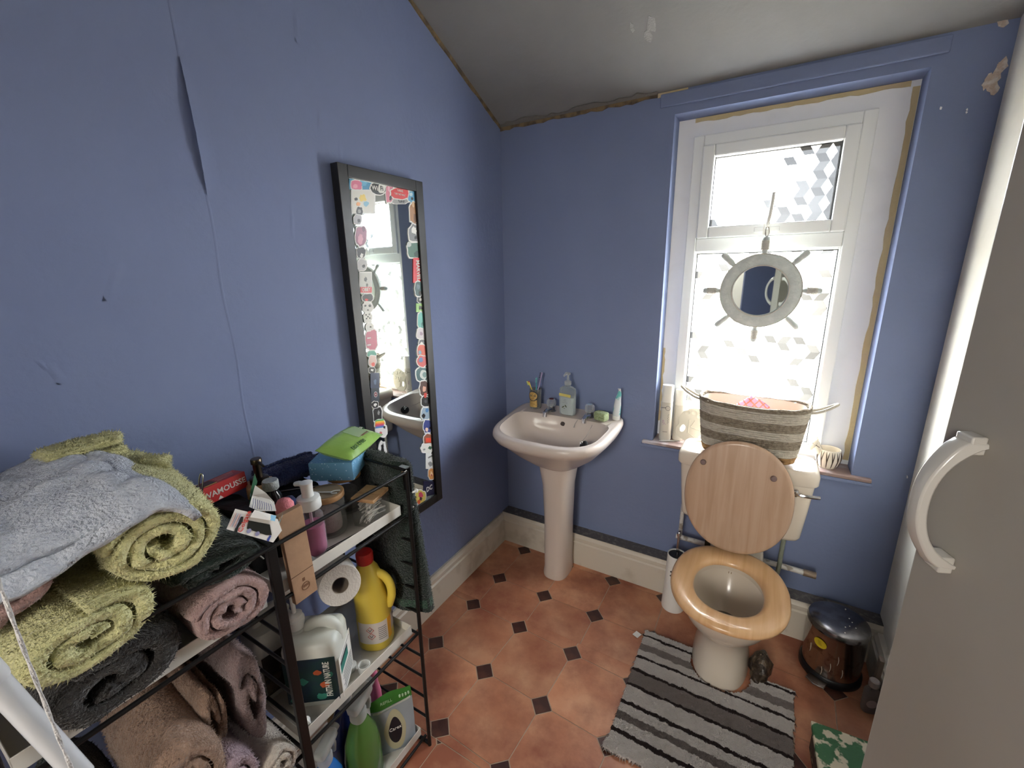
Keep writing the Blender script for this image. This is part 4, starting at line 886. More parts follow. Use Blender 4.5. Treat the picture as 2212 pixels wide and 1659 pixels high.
sticker((817, 1008, 835, 1024), (236, 232, 228), [((222, 96, 60), .45, .1, 0, .4)], 52)

for ch in mir.children:
    ch.location = (0.006, .806, 0)
# ---------------------------------------------------------------- black ladder-frame shelving unit with white trays
m_bm = M('black_metal', (18, 17, 18), .4, .3); m_tray = M('white_tray', (214, 210, 202), .38, bump=(20, .03), var=(14, (196, 190, 180), .55, .75))
sh = thing('shelf_unit', 'black metal shelving unit with white trays along the left wall', 'shelf unit', (0, 0, 0))
XF, XB = .385, .066; YS = (-1.160, -1.541, -1.922); TOP = .982
for k, y in enumerate(YS):
    thick = k == 1; r = .0058 if not thick else .0062
    if thick:
        mk('post', join(bx(XF-.006, XF+.006, y-.010, y+.010, .0, TOP-.004)), m_bm, sh, bevel=.002); mk('post', bx(XB-.006, XB+.006, y-.010, y+.010, 0, TOP-.004), m_bm, sh, bevel=.002)
    else:
        mk('post', tube([(XF, y, 0), (XF, y, TOP)], r, 12), m_bm, sh, 50); mk('post', tube([(XB, y, 0), (XB, y, TOP)], r, 12), m_bm, sh, 50)
    mk('foot_bar', tube([(XF, y, .0062), (XB, y, .0062)], .006, 10), m_bm, sh, 50)
    mk('side_rail', tube([(XF, y, TOP), (XB, y, TOP)], .0048, 10), m_bm, sh, 50)
    for q in range(9):
        z = .118+.0805*q
        mk('rung', tube([(XF, y, z), (XB, y, z)], .0040, 8), m_bm, sh, 50)
for (a, b) in ((YS[0], YS[1]), (YS[1], YS[2])):
    mk('front_rail', tube([(XF, a, TOP-.004), (XF, b, TOP-.004)], .0046, 10), m_bm, sh, 50)
    mk('back_rail', tube([(XB, a, TOP-.004), (XB, b, TOP-.004)], .0046, 10), m_bm, sh, 50)
def tray(y0, y1, zt):
    x0, x1 = .076, .360; h = .030; t_ = .0022
    V = join(bx(x0, x1, y0, y1, zt-h, zt-h+t_), bx(x0, x0+t_, y0, y1, zt-h, zt), bx(x1-t_, x1, y0, y1, zt-h, zt), bx(x0, x1, y0, y0+t_, zt-h, zt), bx(x0, x1, y1-t_, y1, zt-h, zt))
    mk('tray', V, m_tray, sh, bevel=.0012)
    mk('support_rod', tube([(.372, y0-.008, zt-h-.004), (.372, y1+.008, zt-h-.004)], .0045, 8), m_bm, sh, 50)
    mk('support_rod', tube([(.090, y0-.008, zt-h-.006), (.090, y1+.008, zt-h-.006)], .0045, 8), m_bm, sh, 50)
for zt in (.874, .470, .068): tray(-1.530, -1.169, zt)
for zt in (.868, .462, .060): tray(-1.911, -1.553, zt)
br = mk('corner_bracket', join(bx(.362, .392, -1.1535, -1.1505, .915, .992), bx(.362, .392, -1.168, -1.1505, .989, .992)), m_bm, sh, bevel=.001)
mk('rail_end_cap', tube([(.382, -1.170, .979), (.382, -1.160, .981)], .006, 10), m_chrome, sh, 50)
kb = mk('white_knob', join(tube([(.392, -1.150, .914), (.392, -1.136, .912)], .0028, 8), tube([(.392, -1.137, .912), (.392, -1.134, .912)], .0062, 14)), m_white, sh, 40)
mk('screw', tube([(.386, -1.150, .866), (.386, -1.146, .866)], .003, 10), m_dullchrome, sh, 40)
ZT = .8463   # top tray floor
# ---- right bay, top tray
g = thing('carton', 'slim brown cardboard carton wedged upright behind the front rail', 'carton', (.3705, -1.479, .812), (0.03, 0, 0))
m_kraft = M('kraft_card', (166, 132, 104), .75, bump=(60, .1), var=(30, (154, 122, 96), .4, .7))
mk('box', bx(-.0068, .0068, -.0265, .0265, 0, .216), m_kraft, g, bevel=.001)
mk('flap_line', bx(.0069, .0072, -.0262, .0262, .066, .0675), M('card_shadow_line', (86, 60, 42), .9), g)
mk('stamp', join(xf(tube([(0, .009*math.cos(a), .009*math.sin(a)) for a in np.linspace(0, 2*PI, 15)], .0009, 5), T(.0071, .002, .030)), bx(.0069, .0072, -.004, .009, .028, .034), bx(.0069, .0072, -.003, .003, .044, .052)), M('faint_brown_ink', (112, 78, 54), .8), g)
g = thing('foam_soap_bottle', 'clear foaming pump bottle half full of pink soap', 'soap bottle', (.298, -1.394, ZT), (0, 0, -.4)); g.scale = (1.22, 1.22, 1.0)
bp_ = [(.0195, 0), (.0225, .004), (.0232, .012), (.0232, .085), (.0215, .102), (.0165, .112), (.0160, .120)]
mk('body', lathe(bp_, 28), glass('clear_soap_body', (246, 240, 243), .02, .14), g, 50)
mk('pink_soap', lathe([(.019, .003), (.0215, .008), (.0222, .014), (.0222, .078)], 28), M('pink_liquid', (202, 112, 152), .15, trans=.35, ior=1.33), g, 50)
mk('dip_tube', tube([(0, 0, .125), (.004, 0, .06), (.010, 0, .008)], .0028, 8), glass('milky_tube', (236, 214, 224), .2, .7), g, 50)
mk('pump_collar', lathe([(.0195, .120), (.0222, .122), (.0222, .140), (.021, .142), (.021, .148), (.017, .151), (.012, .152)], 28), m_white, g, 40)
mk('pump_head', join(lathe([(.0115, .150), (.0105, .160), (.0112, .180), (.012, .186), (.008, .188)], 20), tube([(0, 0, .180), (-.014, -.010, .180), (-.021, -.015, .177)], [.0075, .0062, .0055], 10)), m_white, g, 40)
def jar(x, y, r, h, label, fill):
    g = thing('glass_jar', label, 'jar', (x, y, ZT), group='glass jars with wooden lids')
    mk('glass', loft([ring(0, 0, r*.93, r*.93, 0, 36), ring(0, 0, r, r, .006, 36), ring(0, 0, r, r, h, 36), ring(0, 0, r*.95, r*.95, h, 36), ring(0, 0, r*.95, r*.95, .008, 36), ring(0, 0, r*.86, r*.86, .006, 36)]), glass('jar_glass', (244, 244, 243), .02, .10), g, 50)
    ld = mk('wooden_lid', lathe([(r*.98, h), (r*1.03, h+.002), (r*1.03, h+.013), (r*1.0, h+.015), (r*.3, h+.015)], 40), M('jar_lid_wood', (178, 136, 92), .5, bump=(50, .1)), g, 40)
    mk('inner_disc', lathe([(r*.86, h+.0152), (r*.86, h+.0160)], 36), M('lid_top_wood', (146, 128, 104), .6), g, 40)
    mk('pad', lathe([(r*.7, .010), (r*.74, .016), (r*.7, .06), (r*.3, .064)], 20), fill, g, 50)
jar(.252, -1.318, .044, .098, 'glass jar with wooden lid beside the pink soap bottle', M('cotton_fluff', (196, 176, 172), .95, bump=(80, .9)))
jar(.196, -1.216, .044, .098, 'glass jar with wooden lid under the blue tissue box', M('cotton_grey', (150, 146, 144), .95, bump=(80, .9)))
g = thing('dental_pick', 'white plastic dental floss pick lying on the jar lid', 'floss pick', (.262, -1.322, ZT+.1147), (0, 0, .5))
mk('pick', join(tube([(-.032, 0, .002), (.012, 0, .002)], .0018, 6), tube(spline([(.012, 0, .002), (.02, .008, .002), (.032, .010, .002)], 8), .0016, 6), tube(spline([(.012, 0, .002), (.018, -.006, .002), (.030, -.004, .002)], 8), .0016, 6)), m_white, g, 50)
# cotton buds in a clear box
g = thing('cotton_bud_box', 'clear box of white cotton buds with a wooden lid', 'cotton buds', (.312, -1.228, ZT), (0, 0, .28))
bw_, bd_, bh_ = .066, .074, .074; tt = .0016
mk('clear_box', join(bx(-bw_/2, bw_/2, -bd_/2, bd_/2, 0, tt), bx(-bw_/2, -bw_/2+tt, -bd_/2, bd_/2, tt, bh_), bx(bw_/2-tt, bw_/2, -bd_/2, bd_/2, tt, bh_), bx(-bw_/2+tt, bw_/2-tt, -bd_/2, -bd_/2+tt, tt, bh_), bx(-bw_/2+tt, bw_/2-tt, bd_/2-tt, bd_/2, tt, bh_)), glass('acrylic_box', (250, 250, 249), .02, .05), g)
mk('wooden_lid', join(bx(-bw_/2-.001, bw_/2+.001, -bd_/2-.001, bd_/2+.001, bh_, bh_+.010)), woodgrain(M('bamboo_lid', (184, 146, 104), .5), (162, 124, 84), 6, 60), g, bevel=.0015)
mk('lid_knob', cb(0, 0, bh_+.013, .010, .016, .006), MATS['bamboo_lid'], g, bevel=.001)
m_cot = M('cotton_tip', (236, 232, 226), .95); m_stick = M('paper_stick', (226, 222, 214), .7)
for k in range(34):
    a = random.uniform(-.35, .35); zz = .006+.0018*k; c = Vector((random.uniform(-.016, .016), random.uniform(-.004, .004), zz)); d = Vector((math.sin(a)*.028, math.cos(a)*.028, random.uniform(-.006, .006)))
    mk('cotton_bud', join(tube([tuple(c-d), tuple(c+d)], .0012, 5), tube([tuple(c-d*1.12), tuple(c-d*.98), tuple(c-d*.72)], [.0012, .0026, .0014], 6), tube([tuple(c+d*1.12), tuple(c+d*.98), tuple(c+d*.72)], [.0012, .0026, .0014], 6)), m_cot, g, 60)
g = thing('hair_grip', 'long dark hair grip lying on the white tray', 'hair grip', (.325, -1.330, ZT+.002), (0, 0, 1.42))
mk('wire', join(tube(spline([(-.055, -.003, 0), (.03, -.002, 0), (.05, -.003, 0), (.056, 0, .001), (.05, .003, .002), (.03, .002, .002), (-.055, .002, .001)], 24), .0011, 6)), m_black, g, 60)
g = thing('hair_grip', 'thin straight hair pin lying beside the tray lip', 'hair grip', (.342, -1.330, ZT+.002), (0, 0, 1.50))
mk('wire', tube([(-.05, 0, 0), (.04, .001, 0)], .0009, 6), m_black, g, 60)
g = thing('clear_sachet', 'small clear plastic sachet standing behind the carton', 'sachet', (.340, -1.438, ZT), (0, 0, 0))
mk('film', loft([[(-.012, -.020, 0), (.012, -.020, 0), (.012, .016, 0), (-.012, .016, 0)], [(-.010, -.022, .02), (.010, -.022, .02), (.008, .014, .018), (-.008, .014, .018)], [(-.001, -.024, .045), (.001, -.024, .045), (.001, -.004, .040), (-.001, -.004, .040)]]), glass('crinkled_film', (220, 220, 220), .1, .5), g)
# black toiletry bag behind, blue towel roll on it
m_cloth_k = M('black_nylon', (22, 23, 28), .7, bump=(40, .5))
def bag(name, label, x, y, sx, sy, sz, rot=0, mat=None, sag=.1):
    g = thing(name, label, 'bag', (x, y, ZT), (0, 0, rot))
    rs_ = []
    for q in range(7):
        t_ = q/6; k = 1+.06*math.sin(PI*t_)-sag*t_**3
        r_ = ring(0, 0, sx/2*k, sy/2*k, sz*t_, 28, 4)
        rs_.append([(px+.004*mnoise.noise(Vector((px*30, py*30, t_*4+x*9))), py+.004*mnoise.noise(Vector((py*30, t_*4, px*30))), pz+(.010*mnoise.noise(Vector((px*20, py*20, 5))) if q == 6 else 0)) for px, py, pz in r_])
    mk('body', loft(rs_), mat or m_cloth_k, g, 60)
    return g
g = bag('wash_bag', 'black wash bag under the rolled blue towel', .140, -1.338, .11, .125, .102)
mk('zip', tube(spline([(-.04, -.045, .100), (0, -.02, .106), (.03, .02, .104), (.05, .05, .100)], 16), .0022, 6), m_dullchrome, g, 60)
mk('buckle', cb(.054, .018, .085, .004, .022, .010), m_dullchrome, g, bevel=.001)
g = bag('toiletry_bag', 'black zip bag with a grey printed label under the red box', .178, -1.497, .165, .058, .150)
lb = mk('label', bx(.0865, .0875, -.026, .030, .055, .125), M('grey_label', (74, 78, 78), .6), g)
for q in range(5): mk('label_print', bx(.0876, .0879, -.020, .010+.012*random.random(), .065+.011*q, .0675+.011*q), M('pale_print', (120, 124, 122), .7), lb)
mk('pull_cord', tube(spline([(.085, -.030, .155), (.10, -.034, .12), (.104, -.026, .08), (.108, -.012, .05)], 16), .0015, 6), M('pale_cord', (170, 168, 160), .7), g, 60)
# bamboo soap dispenser
g = thing('soap_dispenser', 'bamboo soap dispenser with a dark metal pump', 'soap dispenser', (.158, -1.424, ZT), (0, 0, -.5))
mk('body', rbox(0, 0, .083, .060, .060, .166, .006, 32, 6), woodgrain(M('bamboo_body', (176, 140, 100), .5), (150, 114, 76), 40, 4, 'Z'), g, 50)
m_brz = M('dark_bronze', (86, 76, 64), .3, 1.0)
mk('collar', lathe([(.021, .166), (.021, .178), (.019, .180), (.010, .181)], 24), m_brz, g, 40)
mk('pump', join(lathe([(.0095, .180), (.0095, .214), (.0125, .216), (.0125, .226), (.011, .228)], 20), tube([(0, 0, .221), (.020, .008, .222), (.036, .014, .218)], [.0035, .0032, .003], 8)), m_brz, g, 40)
g = thing('pill_bottle', 'small dark bottle with a grey screw cap beside the dispenser', 'bottle', (.228, -1.437, ZT))
mk('body', lathe([(.019, 0), (.020, .004), (.020, .155), (.014, .165), (.0135, .172)], 24), M('dark_glass', (26, 22, 24), .15), g, 50)
mk('cap', lathe([(.0165, .172), (.0175, .174), (.0175, .191), (.0160, .194), (.004, .1945)], 28), M('grey_ridged_cap', (158, 162, 160), .5, bump=(300, .4)), g, 40)
g = thing('clear_pot', 'small clear pot holding a pink make-up sponge', 'pot', (.290, -1.447, ZT))
mk('pot', loft([ring(0, 0, .019, .019, 0, 24), ring(0, 0, .022, .022, .13, 24), ring(0, 0, .0205, .0205, .13, 24), ring(0, 0, .0175, .0175, .003, 24)]), glass('pot_plastic', (210, 206, 208), .05, .4), g, 50)
g = thing('makeup_sponge', 'round pink make-up sponge in the clear pot', 'sponge', (.290, -1.447, ZT+.004))
mk('sponge', lathe([(.012, 0), (.0165, .03), (.0185, .10), (.0200, .136), (.0195, .150), (.013, .161), (.003, .164)], 24), M('pink_foam', (222, 132, 140), .85, bump=(250, .3)), g, 60)
# red medicine box on the zip bag
g = thing('red_box', 'red VAMOUSSE carton lying on the black zip bag', 'box', (.128, -1.497, ZT+.158), (.0, -.10, .12))
m_red = M('red_carton', (176, 34, 34), .4)
mk('carton', bx(-.022, .022, -.052, .050, 0, .040), m_red, g, bevel=.0012)
text('lettering', 'VAMOUSSE', .0185, M('silver_print', (214, 206, 200), .4), g, frame((.0222, .002, .020), (0, 1, 0), (0, 0, 1)), sx=.98, bold=.0003)
mk('top_panel', bx(-.016, .014, -.046, -.012, .0402, .0406), M('dark_panel', (70, 40, 36), .5), g)
for q in range(3): mk('top_print', bx(-.012+.009*q, -.0095+.009*q, -.006, .040-.004*q, .0402, .0406), M('pale_red_print', (206, 150, 146), .5), g)
mk('yellow_line', bx(.0142, .0162, -.040, -.012, .0402, .0407), M('yellow_print', (206, 180, 70), .5), g)
mk('triangle_mark', prism([(-.022, .002), (-.010, .002), (-.016, .010)], .0222, .0226, 0), M('silver_print', (214, 206, 200), .4), g)
# chrome loop handle of a tool
g = thing('eyelash_curler', 'chrome wire-handled tool standing beside the red box', 'tool', (.150, -1.555, ZT+.145), (0, 0, .2))
mk('wire_loop', tube(spline([(-.012, -.016, 0), (-.006, .0, .020), (0, .004, .050), (.006, .010, .085), (.010, .013, .094), (.014, .012, .084), (.010, .006, .05), (.006, .006, .022), (.004, -.008, .004)], 40), .0017, 8), m_chrome, g, 60)
mk('grip', rbox(-.004, -.014, -.006, .026, .014, .016, .004), m_black, g, 50)
# Colgate card and crumpled sachet on the front corner
def ptx(px, py, x): return tuple(P(px, py, 0, x))
g = thing('toothbrush_card', 'torn white Colgate backing card tilted on the front rail', 'card', (0, 0, 0))
c0 = [(508, 1099), (600, 1121), (609, 1146), (590, 1172), (489, 1143)]
mk('card', loft([[ptx(a, b, .3925) for a, b in c0], [ptx(a, b, .3945) for a, b in c0]]), m_paper, g)
win = [(537, 1124), (583, 1133), (587, 1156), (575, 1156), (533, 1142)]
mk('blister_hole', loft([[ptx(a, b, .3946) for a, b in win], [ptx(a, b, .3952) for a, b in win]]), M('dark_blister', (34, 36, 34), .3), g)
hk = [(519, 1116), (526, 1116), (524, 1128), (516, 1138), (512, 1150), (505, 1150), (510, 1136), (516, 1127)]
mk('hang_hole', loft([[ptx(a, b, .3946) for a, b in hk], [ptx(a, b, .3952) for a, b in hk]]), M('hole_dark', (30, 34, 34), .8), g)
bl = [(576, 1167), (583, 1156), (586, 1158), (580, 1170)]
mk('blue_band', loft([[ptx(a, b, .3946) for a, b in bl], [ptx(a, b, .3953) for a, b in bl]]), M('navy_print', (64, 80, 160), .5), g)
va, vb, vc = Vector(ptx(521, 1143, .3956)), Vector(ptx(536, 1110, .3956)), Vector(ptx(510, 1138, .3956))
text('lettering', 'Colgate', .0125, M('red_print', (206, 70, 64), .5), g, frame((va+vb)/2, vb-va, vc-va))
for q in range(4):
    a_ = Vector(ptx(497+4*q, 1137+1*q, .3956)); b_ = Vector(ptx(510+4*q, 1108+1*q, .3956))
    mk('small_print', tube([tuple(a_), tuple(b_)], .0005, 4), M('pale_blue_print', (150, 150, 186), .6) if q % 2 else M('pale_red_print2', (214, 150, 150), .6), g)
mk('flap', loft([[ptx(550, 1101, .395), ptx(597, 1114, .395), ptx(594, 1126, .399), ptx(540, 1117, .397)], [ptx(550, 1101, .3962), ptx(597, 1114, .3962), ptx(594, 1126, .4002), ptx(540, 1117, .3982)]]), m_paper, g)
mk('blue_corner', loft([[ptx(585, 1112, .3964), ptx(597, 1114, .3964), ptx(594, 1126, .4004), ptx(584, 1124, .3998)], [ptx(585, 1112, .3968), ptx(597, 1114, .3968), ptx(594, 1126, .4008), ptx(584, 1124, .4002)]]), M('sky_print', (130, 186, 220), .5), g)
for (a, b) in ((538, 1147), (556, 1153)): mk('round_print', loft([[tuple(Vector(ptx(a, b, .3956))+Vector((0, .0045*math.cos(q), .0045*math.sin(q)))) for q in np.linspace(0, 2*PI, 15)[:-1]], [tuple(Vector(ptx(a, b, .3959))+Vector((0, .0045*math.cos(q), .0045*math.sin(q)))) for q in np.linspace(0, 2*PI, 15)[:-1]]]), M('pale_blue_print', (150, 150, 186), .6), g)
g = thing('paper_sachet', 'crumpled white paper sachet with blue print behind the card', 'sachet', (0, 0, 0))
s1 = [(551, 1048), (575, 1065), (592, 1084), (597, 1104), (560, 1104), (538, 1095), (545, 1070)]
mk('sheet', loft([[ptx(a, b, .352+.004*(i % 2)) for i, (a, b) in enumerate(s1)], [ptx(a, b, .355+.006*(i % 2)) for i, (a, b) in enumerate(s1)]]), m_paper, g)
for q in range(9):
    a_ = Vector(ptx(547+4.6*q, 1076+1.6*q, .364)); b_ = Vector(ptx(545+5.2*q, 1098+.6*q, .364)); mk('print_line', tube([tuple(a_), tuple((a_+b_)/2+Vector((0, .001, 0))), tuple(b_)], .0006, 4), M('violet_print', (120, 122, 170), .6), g)
s2 = [(550, 1022), (556, 1040), (551, 1062), (543, 1085), (538, 1090), (541, 1060), (546, 1040)]
mk('foil_side', loft([[ptx(a, b, .345) for a, b in s2], [ptx(a, b, .349) for a, b in s2]]), M('green_foil', (60, 110, 84), .35, .3, var=(30, (150, 190, 206), .5, .55)), g)
s3 = [(597, 1135), (609, 1118), (612, 1105), (607, 1122), (601, 1140)]
mk('torn_edge', loft([[ptx(a, b, .386) for a, b in s3], [ptx(a, b, .389) for a, b in s3]]), M('pale_teal_paper', (170, 196, 196), .6), g)
# tissue box and tea tree wipes
g = thing('tissue_box', 'blue speckled tissue box resting across the jar lids', 'tissue box', (.190, -1.222, ZT+.1152), (0, 0, .55))
m_tb = M('blue_speckle_card', (84, 150, 196), .55); t = m_tb.node_tree; b = t.nodes['Principled BSDF']; vo = t.nodes.new('ShaderNodeTexVoronoi'); vo.inputs['Scale'].default_value = 120; cr = t.nodes.new('ShaderNodeValToRGB'); co = t.nodes.new('ShaderNodeTexCoord')
cr.color_ramp.elements[0].position = .16; cr.color_ramp.elements[0].color = lin((190, 220, 236)); cr.color_ramp.elements[1].position = .22; cr.color_ramp.elements[1].color = lin((104, 158, 194))
t.links.new(co.outputs['Object'], vo.inputs['Vector']); t.links.new(vo.outputs['Distance'], cr.inputs[0]); t.links.new(cr.outputs[0], b.inputs['Base Color'])
mk('carton', bx(-.058, .058, -.058, .058, 0, .052), m_tb, g, bevel=.001)
g = thing('wipes_pack', 'green tea tree wipes pack lying on the blue tissue box', 'wipes', (.208, -1.196, ZT+.1735), (-.05, .24, .42))
V, F = [], []; nx_, ny_ = 22, 12
for sgn in (1, -1):
    for i in range(nx_+1):
        for j in range(ny_+1):
            u, v = i/nx_*2-1, j/ny_*2-1
            h = .023*max(0, (1-abs(u)**3.2))**.6*max(0, (1-abs(v)**4))**.6
            V.append((v*.052*(1-.05*u*u), u*.100, .023+sgn*h+.0018*mnoise.noise(Vector((u*5, v*5, sgn*3)))*(1 if sgn > 0 else 0)))
for s_ in (0, 1):
    o_ = s_*(nx_+1)*(ny_+1)
    for i in range(nx_):
        for j in range(ny_): a = o_+i*(ny_+1)+j; F.append((a, a+1, a+ny_+2, a+ny_+1))
mk('pack', (V, F), M('green_wrapper', (146, 182, 92), .28, bump=(30, .25), var=(9, (132, 170, 82), .4, .7)), g, 180)
mk('end_seal', join(bx(-.050, .050, .097, .110, .0222, .0238)), M('green_seal', (96, 150, 60), .3, bump=(100, .3)), g)
mk('peel_label', prism([(-.030, .002), (.022, -.004), (.030, .05), (-.022, .062)], .0462, .0470, 2), glass('clear_label', (206, 230, 190), .05, .6), g)
m_gi = M('dark_green_print', (34, 70, 34), .5)
text('lettering', 'tea tree', .024, m_gi, g, frame((.037, -.040, .0445), (0, 1, 0), (-1, 0, .38)))
text('lettering', 'TWIN PACK', .0075, M('maroon_print', (120, 50, 44), .5), g, frame((.024, .030, .0470), (0, 1, 0), (-1, 0, .15)))
mk('badge', xf(lathe([(.010, 0), (.010, .001)], 20), T(-.004, .066, .0440)), m_gi, g); text('lettering', '25', .011, m_paper, g, frame((-.004, .066, .0456), (0, 1, 0), (-1, 0, 0)))
mk('badge', xf(lathe([(.007, 0), (.007, .001)], 20), T(.002, .040, .0455)), m_gi, g)
# ---------------------------------------------------------------- right bay, middle tray
ZM = .4423
can = thing('refill_can', 'large white refill can with a green FAITH IN NATURE label', 'refill can', (.276, -1.418, ZM), (0, 0, -.92))
# local: +x face carries the label; y is the width
def cr_(sx, sy, z, n=40, e=6): return ring(0, 0, sx, sy, z, n, e)
m_hd = M('hdpe_white', (206, 208, 200), .35, bump=(10, .03))
cw, cd_ = .068, .058
mk('body', loft([cr_(cd_-.006, cw-.006, 0), cr_(cd_, cw, .008), cr_(cd_, cw, .165), cr_(cd_-.004, cw-.004, .180), cr_(cd_-.016, cw-.012, .190), cr_(cd_-.03, cw-.03, .193)]), m_hd, can, 50)
mk('handle_grip', tube(spline([(0, -.014, .184), (0, -.006, .200), (0, .014, .208), (0, .040, .204), (0, .055, .186), (0, .055, .150)], 30), .0145, 14), m_hd, can, 60)
mk('neck', xf(lathe([(.024, 0), (.022, .010), (.018, .014)], 24), T(0, -.040, .186)), m_hd, can, 40)
mk('pump_collar', xf(lathe([(.0205, 0), (.0215, .002), (.0215, .024), (.018, .026), (.018, .036), (.013, .040), (.006, .041)], 26), T(0, -.040, .200)), m_white, can, 40)
mk('pump_stem', join(tube([(0, -.040, .240), (0, -.040, .305)], .0055, 10), tube([(0, -.040, .300), (.010, -.058, .306), (.018, -.072, .300)], [.008, .0065, .005], 10), xf(rbox(0, 0, 0, .022, .034, .010, .003), T(.004, -.046, .310))), m_white, can, 40)
m_gl = M('jungle_print', (22, 54, 52), .45, var=(16, (24, 40, 58), .42, .6))
lg = mk('green_label', bx(cd_-.0012, cd_+.0010, -.062, .062, .020, .150), m_gl, can, bevel=.0008)
for (y, z, s, c) in ((-.040, .030, .020, (70, 150, 130)), (-.02, .085, .016, (50, 120, 104)), (.020, .035, .016, (60, 140, 120)), (.018, .108, .012, (190, 90, 50)), (.03, .070, .014, (180, 86, 48)), (-.045, .08, .010, (110, 60, 40)), (.045, .1, .012, (50, 120, 100))):
    k = 12; mk('leaf_print', loft([[(cd_+.0011+h, y+s*(.6+.4*random.Random(q+int(y*999)).random())*math.cos(2*PI*q/k), z+s*.8*(.55+.45*random.Random(q*3+int(z*999)).random())*math.sin(2*PI*q/k)) for q in range(k)] for h in (0, .0003)]), M('leaf_%d' % c[0], c, .5), lg)
text('lettering', 'FAITH IN NATURE', .0215, M('label_white', (226, 224, 216), .5), lg, frame((cd_+.0018, .040, .086), (0, 0, 1), (0, -1, 0)), sx=.60, bold=.0004)
lw_ = mk('info_label', bx(-.050, .050, cw-.0012, cw+.0010, .012, .132), m_paper, can, bevel=.0008)
mk('teal_panel', bx(-.018, .046, cw+.0011, cw+.0014, .082, .106), M('teal_print', (40, 120, 110), .5), lw_); mk('dark_panel', bx(-.018, .046, cw+.0011, cw+.0014, .106, .114), m_ink, lw_)
for q in range(8): mk('text_line', bx(-.040, .040-.01*random.random(), cw+.0011, cw+.0014, .024+.0065*q, .0264+.0065*q), M('grey_text', (130, 130, 132), .6), lw_)
mk('text_line', bx(-.040, .04, cw+.0011, cw+.0014, .120, .122), M('grey_text', (130, 130, 132), .6), lw_)
g = thing('refill_can', 'grey-white refill can standing behind the labelled can', 'refill can', (.148, -1.460, ZM), (0, 0, -.1))
mk('body', loft([cr_(.048, .052, 0), cr_(.053, .058, .008), cr_(.053, .058, .175), cr_(.045, .05, .192), cr_(.02, .03, .196)]), m_hd, g, 50)
mk('handle_grip', tube(spline([(0, -.03, .186), (0, -.02, .214), (0, .02, .220), (0, .045, .190)], 20), .013, 12), m_hd, g, 60)
mk('dark_label', bx(.0532, .0548, -.05, .045, .02, .135), M('dark_brown_label', (46, 40, 34), .5, var=(30, (84, 74, 58), .5, .6)), g)
# toilet roll resting on the cans
g = thing('toilet_roll', 'white toilet roll lying on top of the refill cans', 'toilet roll', (.268, -1.330, .712), (0, -.24, -.46))
nR = 40; Rr, rr_ = .052, .021
mk('paper', xf(loft([ring(0, 0, rr_, rr_, -.05, nR), ring(0, 0, Rr-.001, Rr-.001, -.05, nR), ring(0, 0, Rr, Rr, -.048, nR), ring(0, 0, Rr, Rr, .048, nR), ring(0, 0, Rr-.001, Rr-.001, .05, nR), ring(0, 0, rr_, rr_, .05, nR), ring(0, 0, rr_, rr_, -.05, nR)], False, False), RY(PI/2)), M('quilted_tissue', (226, 222, 216), .9, bump=(180, .35)), g, 40)
mk('core', xf(loft([ring(0, 0, rr_-.0004, rr_-.0004, -.05, nR), ring(0, 0, rr_-.0004, rr_-.0004, .0495, nR), ring(0, 0, rr_-.0016, rr_-.0016, .0495, nR), ring(0, 0, rr_-.0016, rr_-.0016, -.05, nR)], False, False), RY(PI/2)), M('grey_card_core', (150, 138, 124), .8), g, 40)
# bleach
g = thing('bleach_bottle', 'yellow bleach bottle with a red cap and side handle', 'bleach bottle', (.285, -1.238, ZM), (0, 0, -1.05)); g.scale = (1.06, 1.06, 1.06)
m_yb = M('yellow_hdpe', (222, 196, 78), .3, bump=(8, .02))
def yr(rx, ry, z, dy=0): return ring(0, dy, rx, ry, z, 40, 2.4)
mk('body', loft([yr(.040, .042, 0), yr(.044, .046, .006), yr(.044, .046, .095), yr(.0425, .0445, .105), yr(.0435, .0455, .115), yr(.043, .043, .16, -.003), yr(.040, .038, .20, -.007), yr(.030, .030, .232, -.008), yr(.019, .019, .250, -.008), yr(.017, .017, .256, -.008)]), m_yb, g, 60)
mk('side_handle', tube(spline([(0, .012, .222), (0, .036, .212), (0, .052, .185), (0, .054, .150), (0, .044, .118)], 24), .0115, 12), m_yb, g, 60)
mk('red_cap', xf(lathe([(.0205, 0), (.022, .002), (.0225, .026), (.020, .031), (.004, .032)], 30), T(0, -.008, .253)), M('red_cap', (172, 34, 30), .35, bump=(200, .1)), g, 40)
def wrap(z0, z1, a0, a1, mat, name, par, off=.0008):
    V, F = [], []; n = 14
    for i in range(n+1):
        a = a0+1.05+(a1-a0)*i/n; c, s = math.cos(a), math.sin(a); x = (.044+off)*math.copysign(abs(c)**(2/2.4), c); y = (.046+off)*math.copysign(abs(s)**(2/2.4), s); V += [(x, y, z0), (x, y, z1)]
    for i in range(n): F.append((2*i, 2*i+2, 2*i+3, 2*i+1))
    return mk(name, (V, F), mat, par, 180)
lb = wrap(.028, .094, -1.75, .05, M('bleach_label', (214, 206, 200), .5), 'label', g); wrap(.028, .094, .05, .42, M('orange_panel', (236, 170, 40), .45), 'label_panel', g); wrap(.045, .094, .42, .85, M('bleach_label', (214, 206, 200), .5), 'label', g)
for q in range(7): wrap(.040+.006*q, .0425+.006*q, -.62, -.08, M('grey_text', (130, 130, 132), .6), 'text_line', lb, .0012)
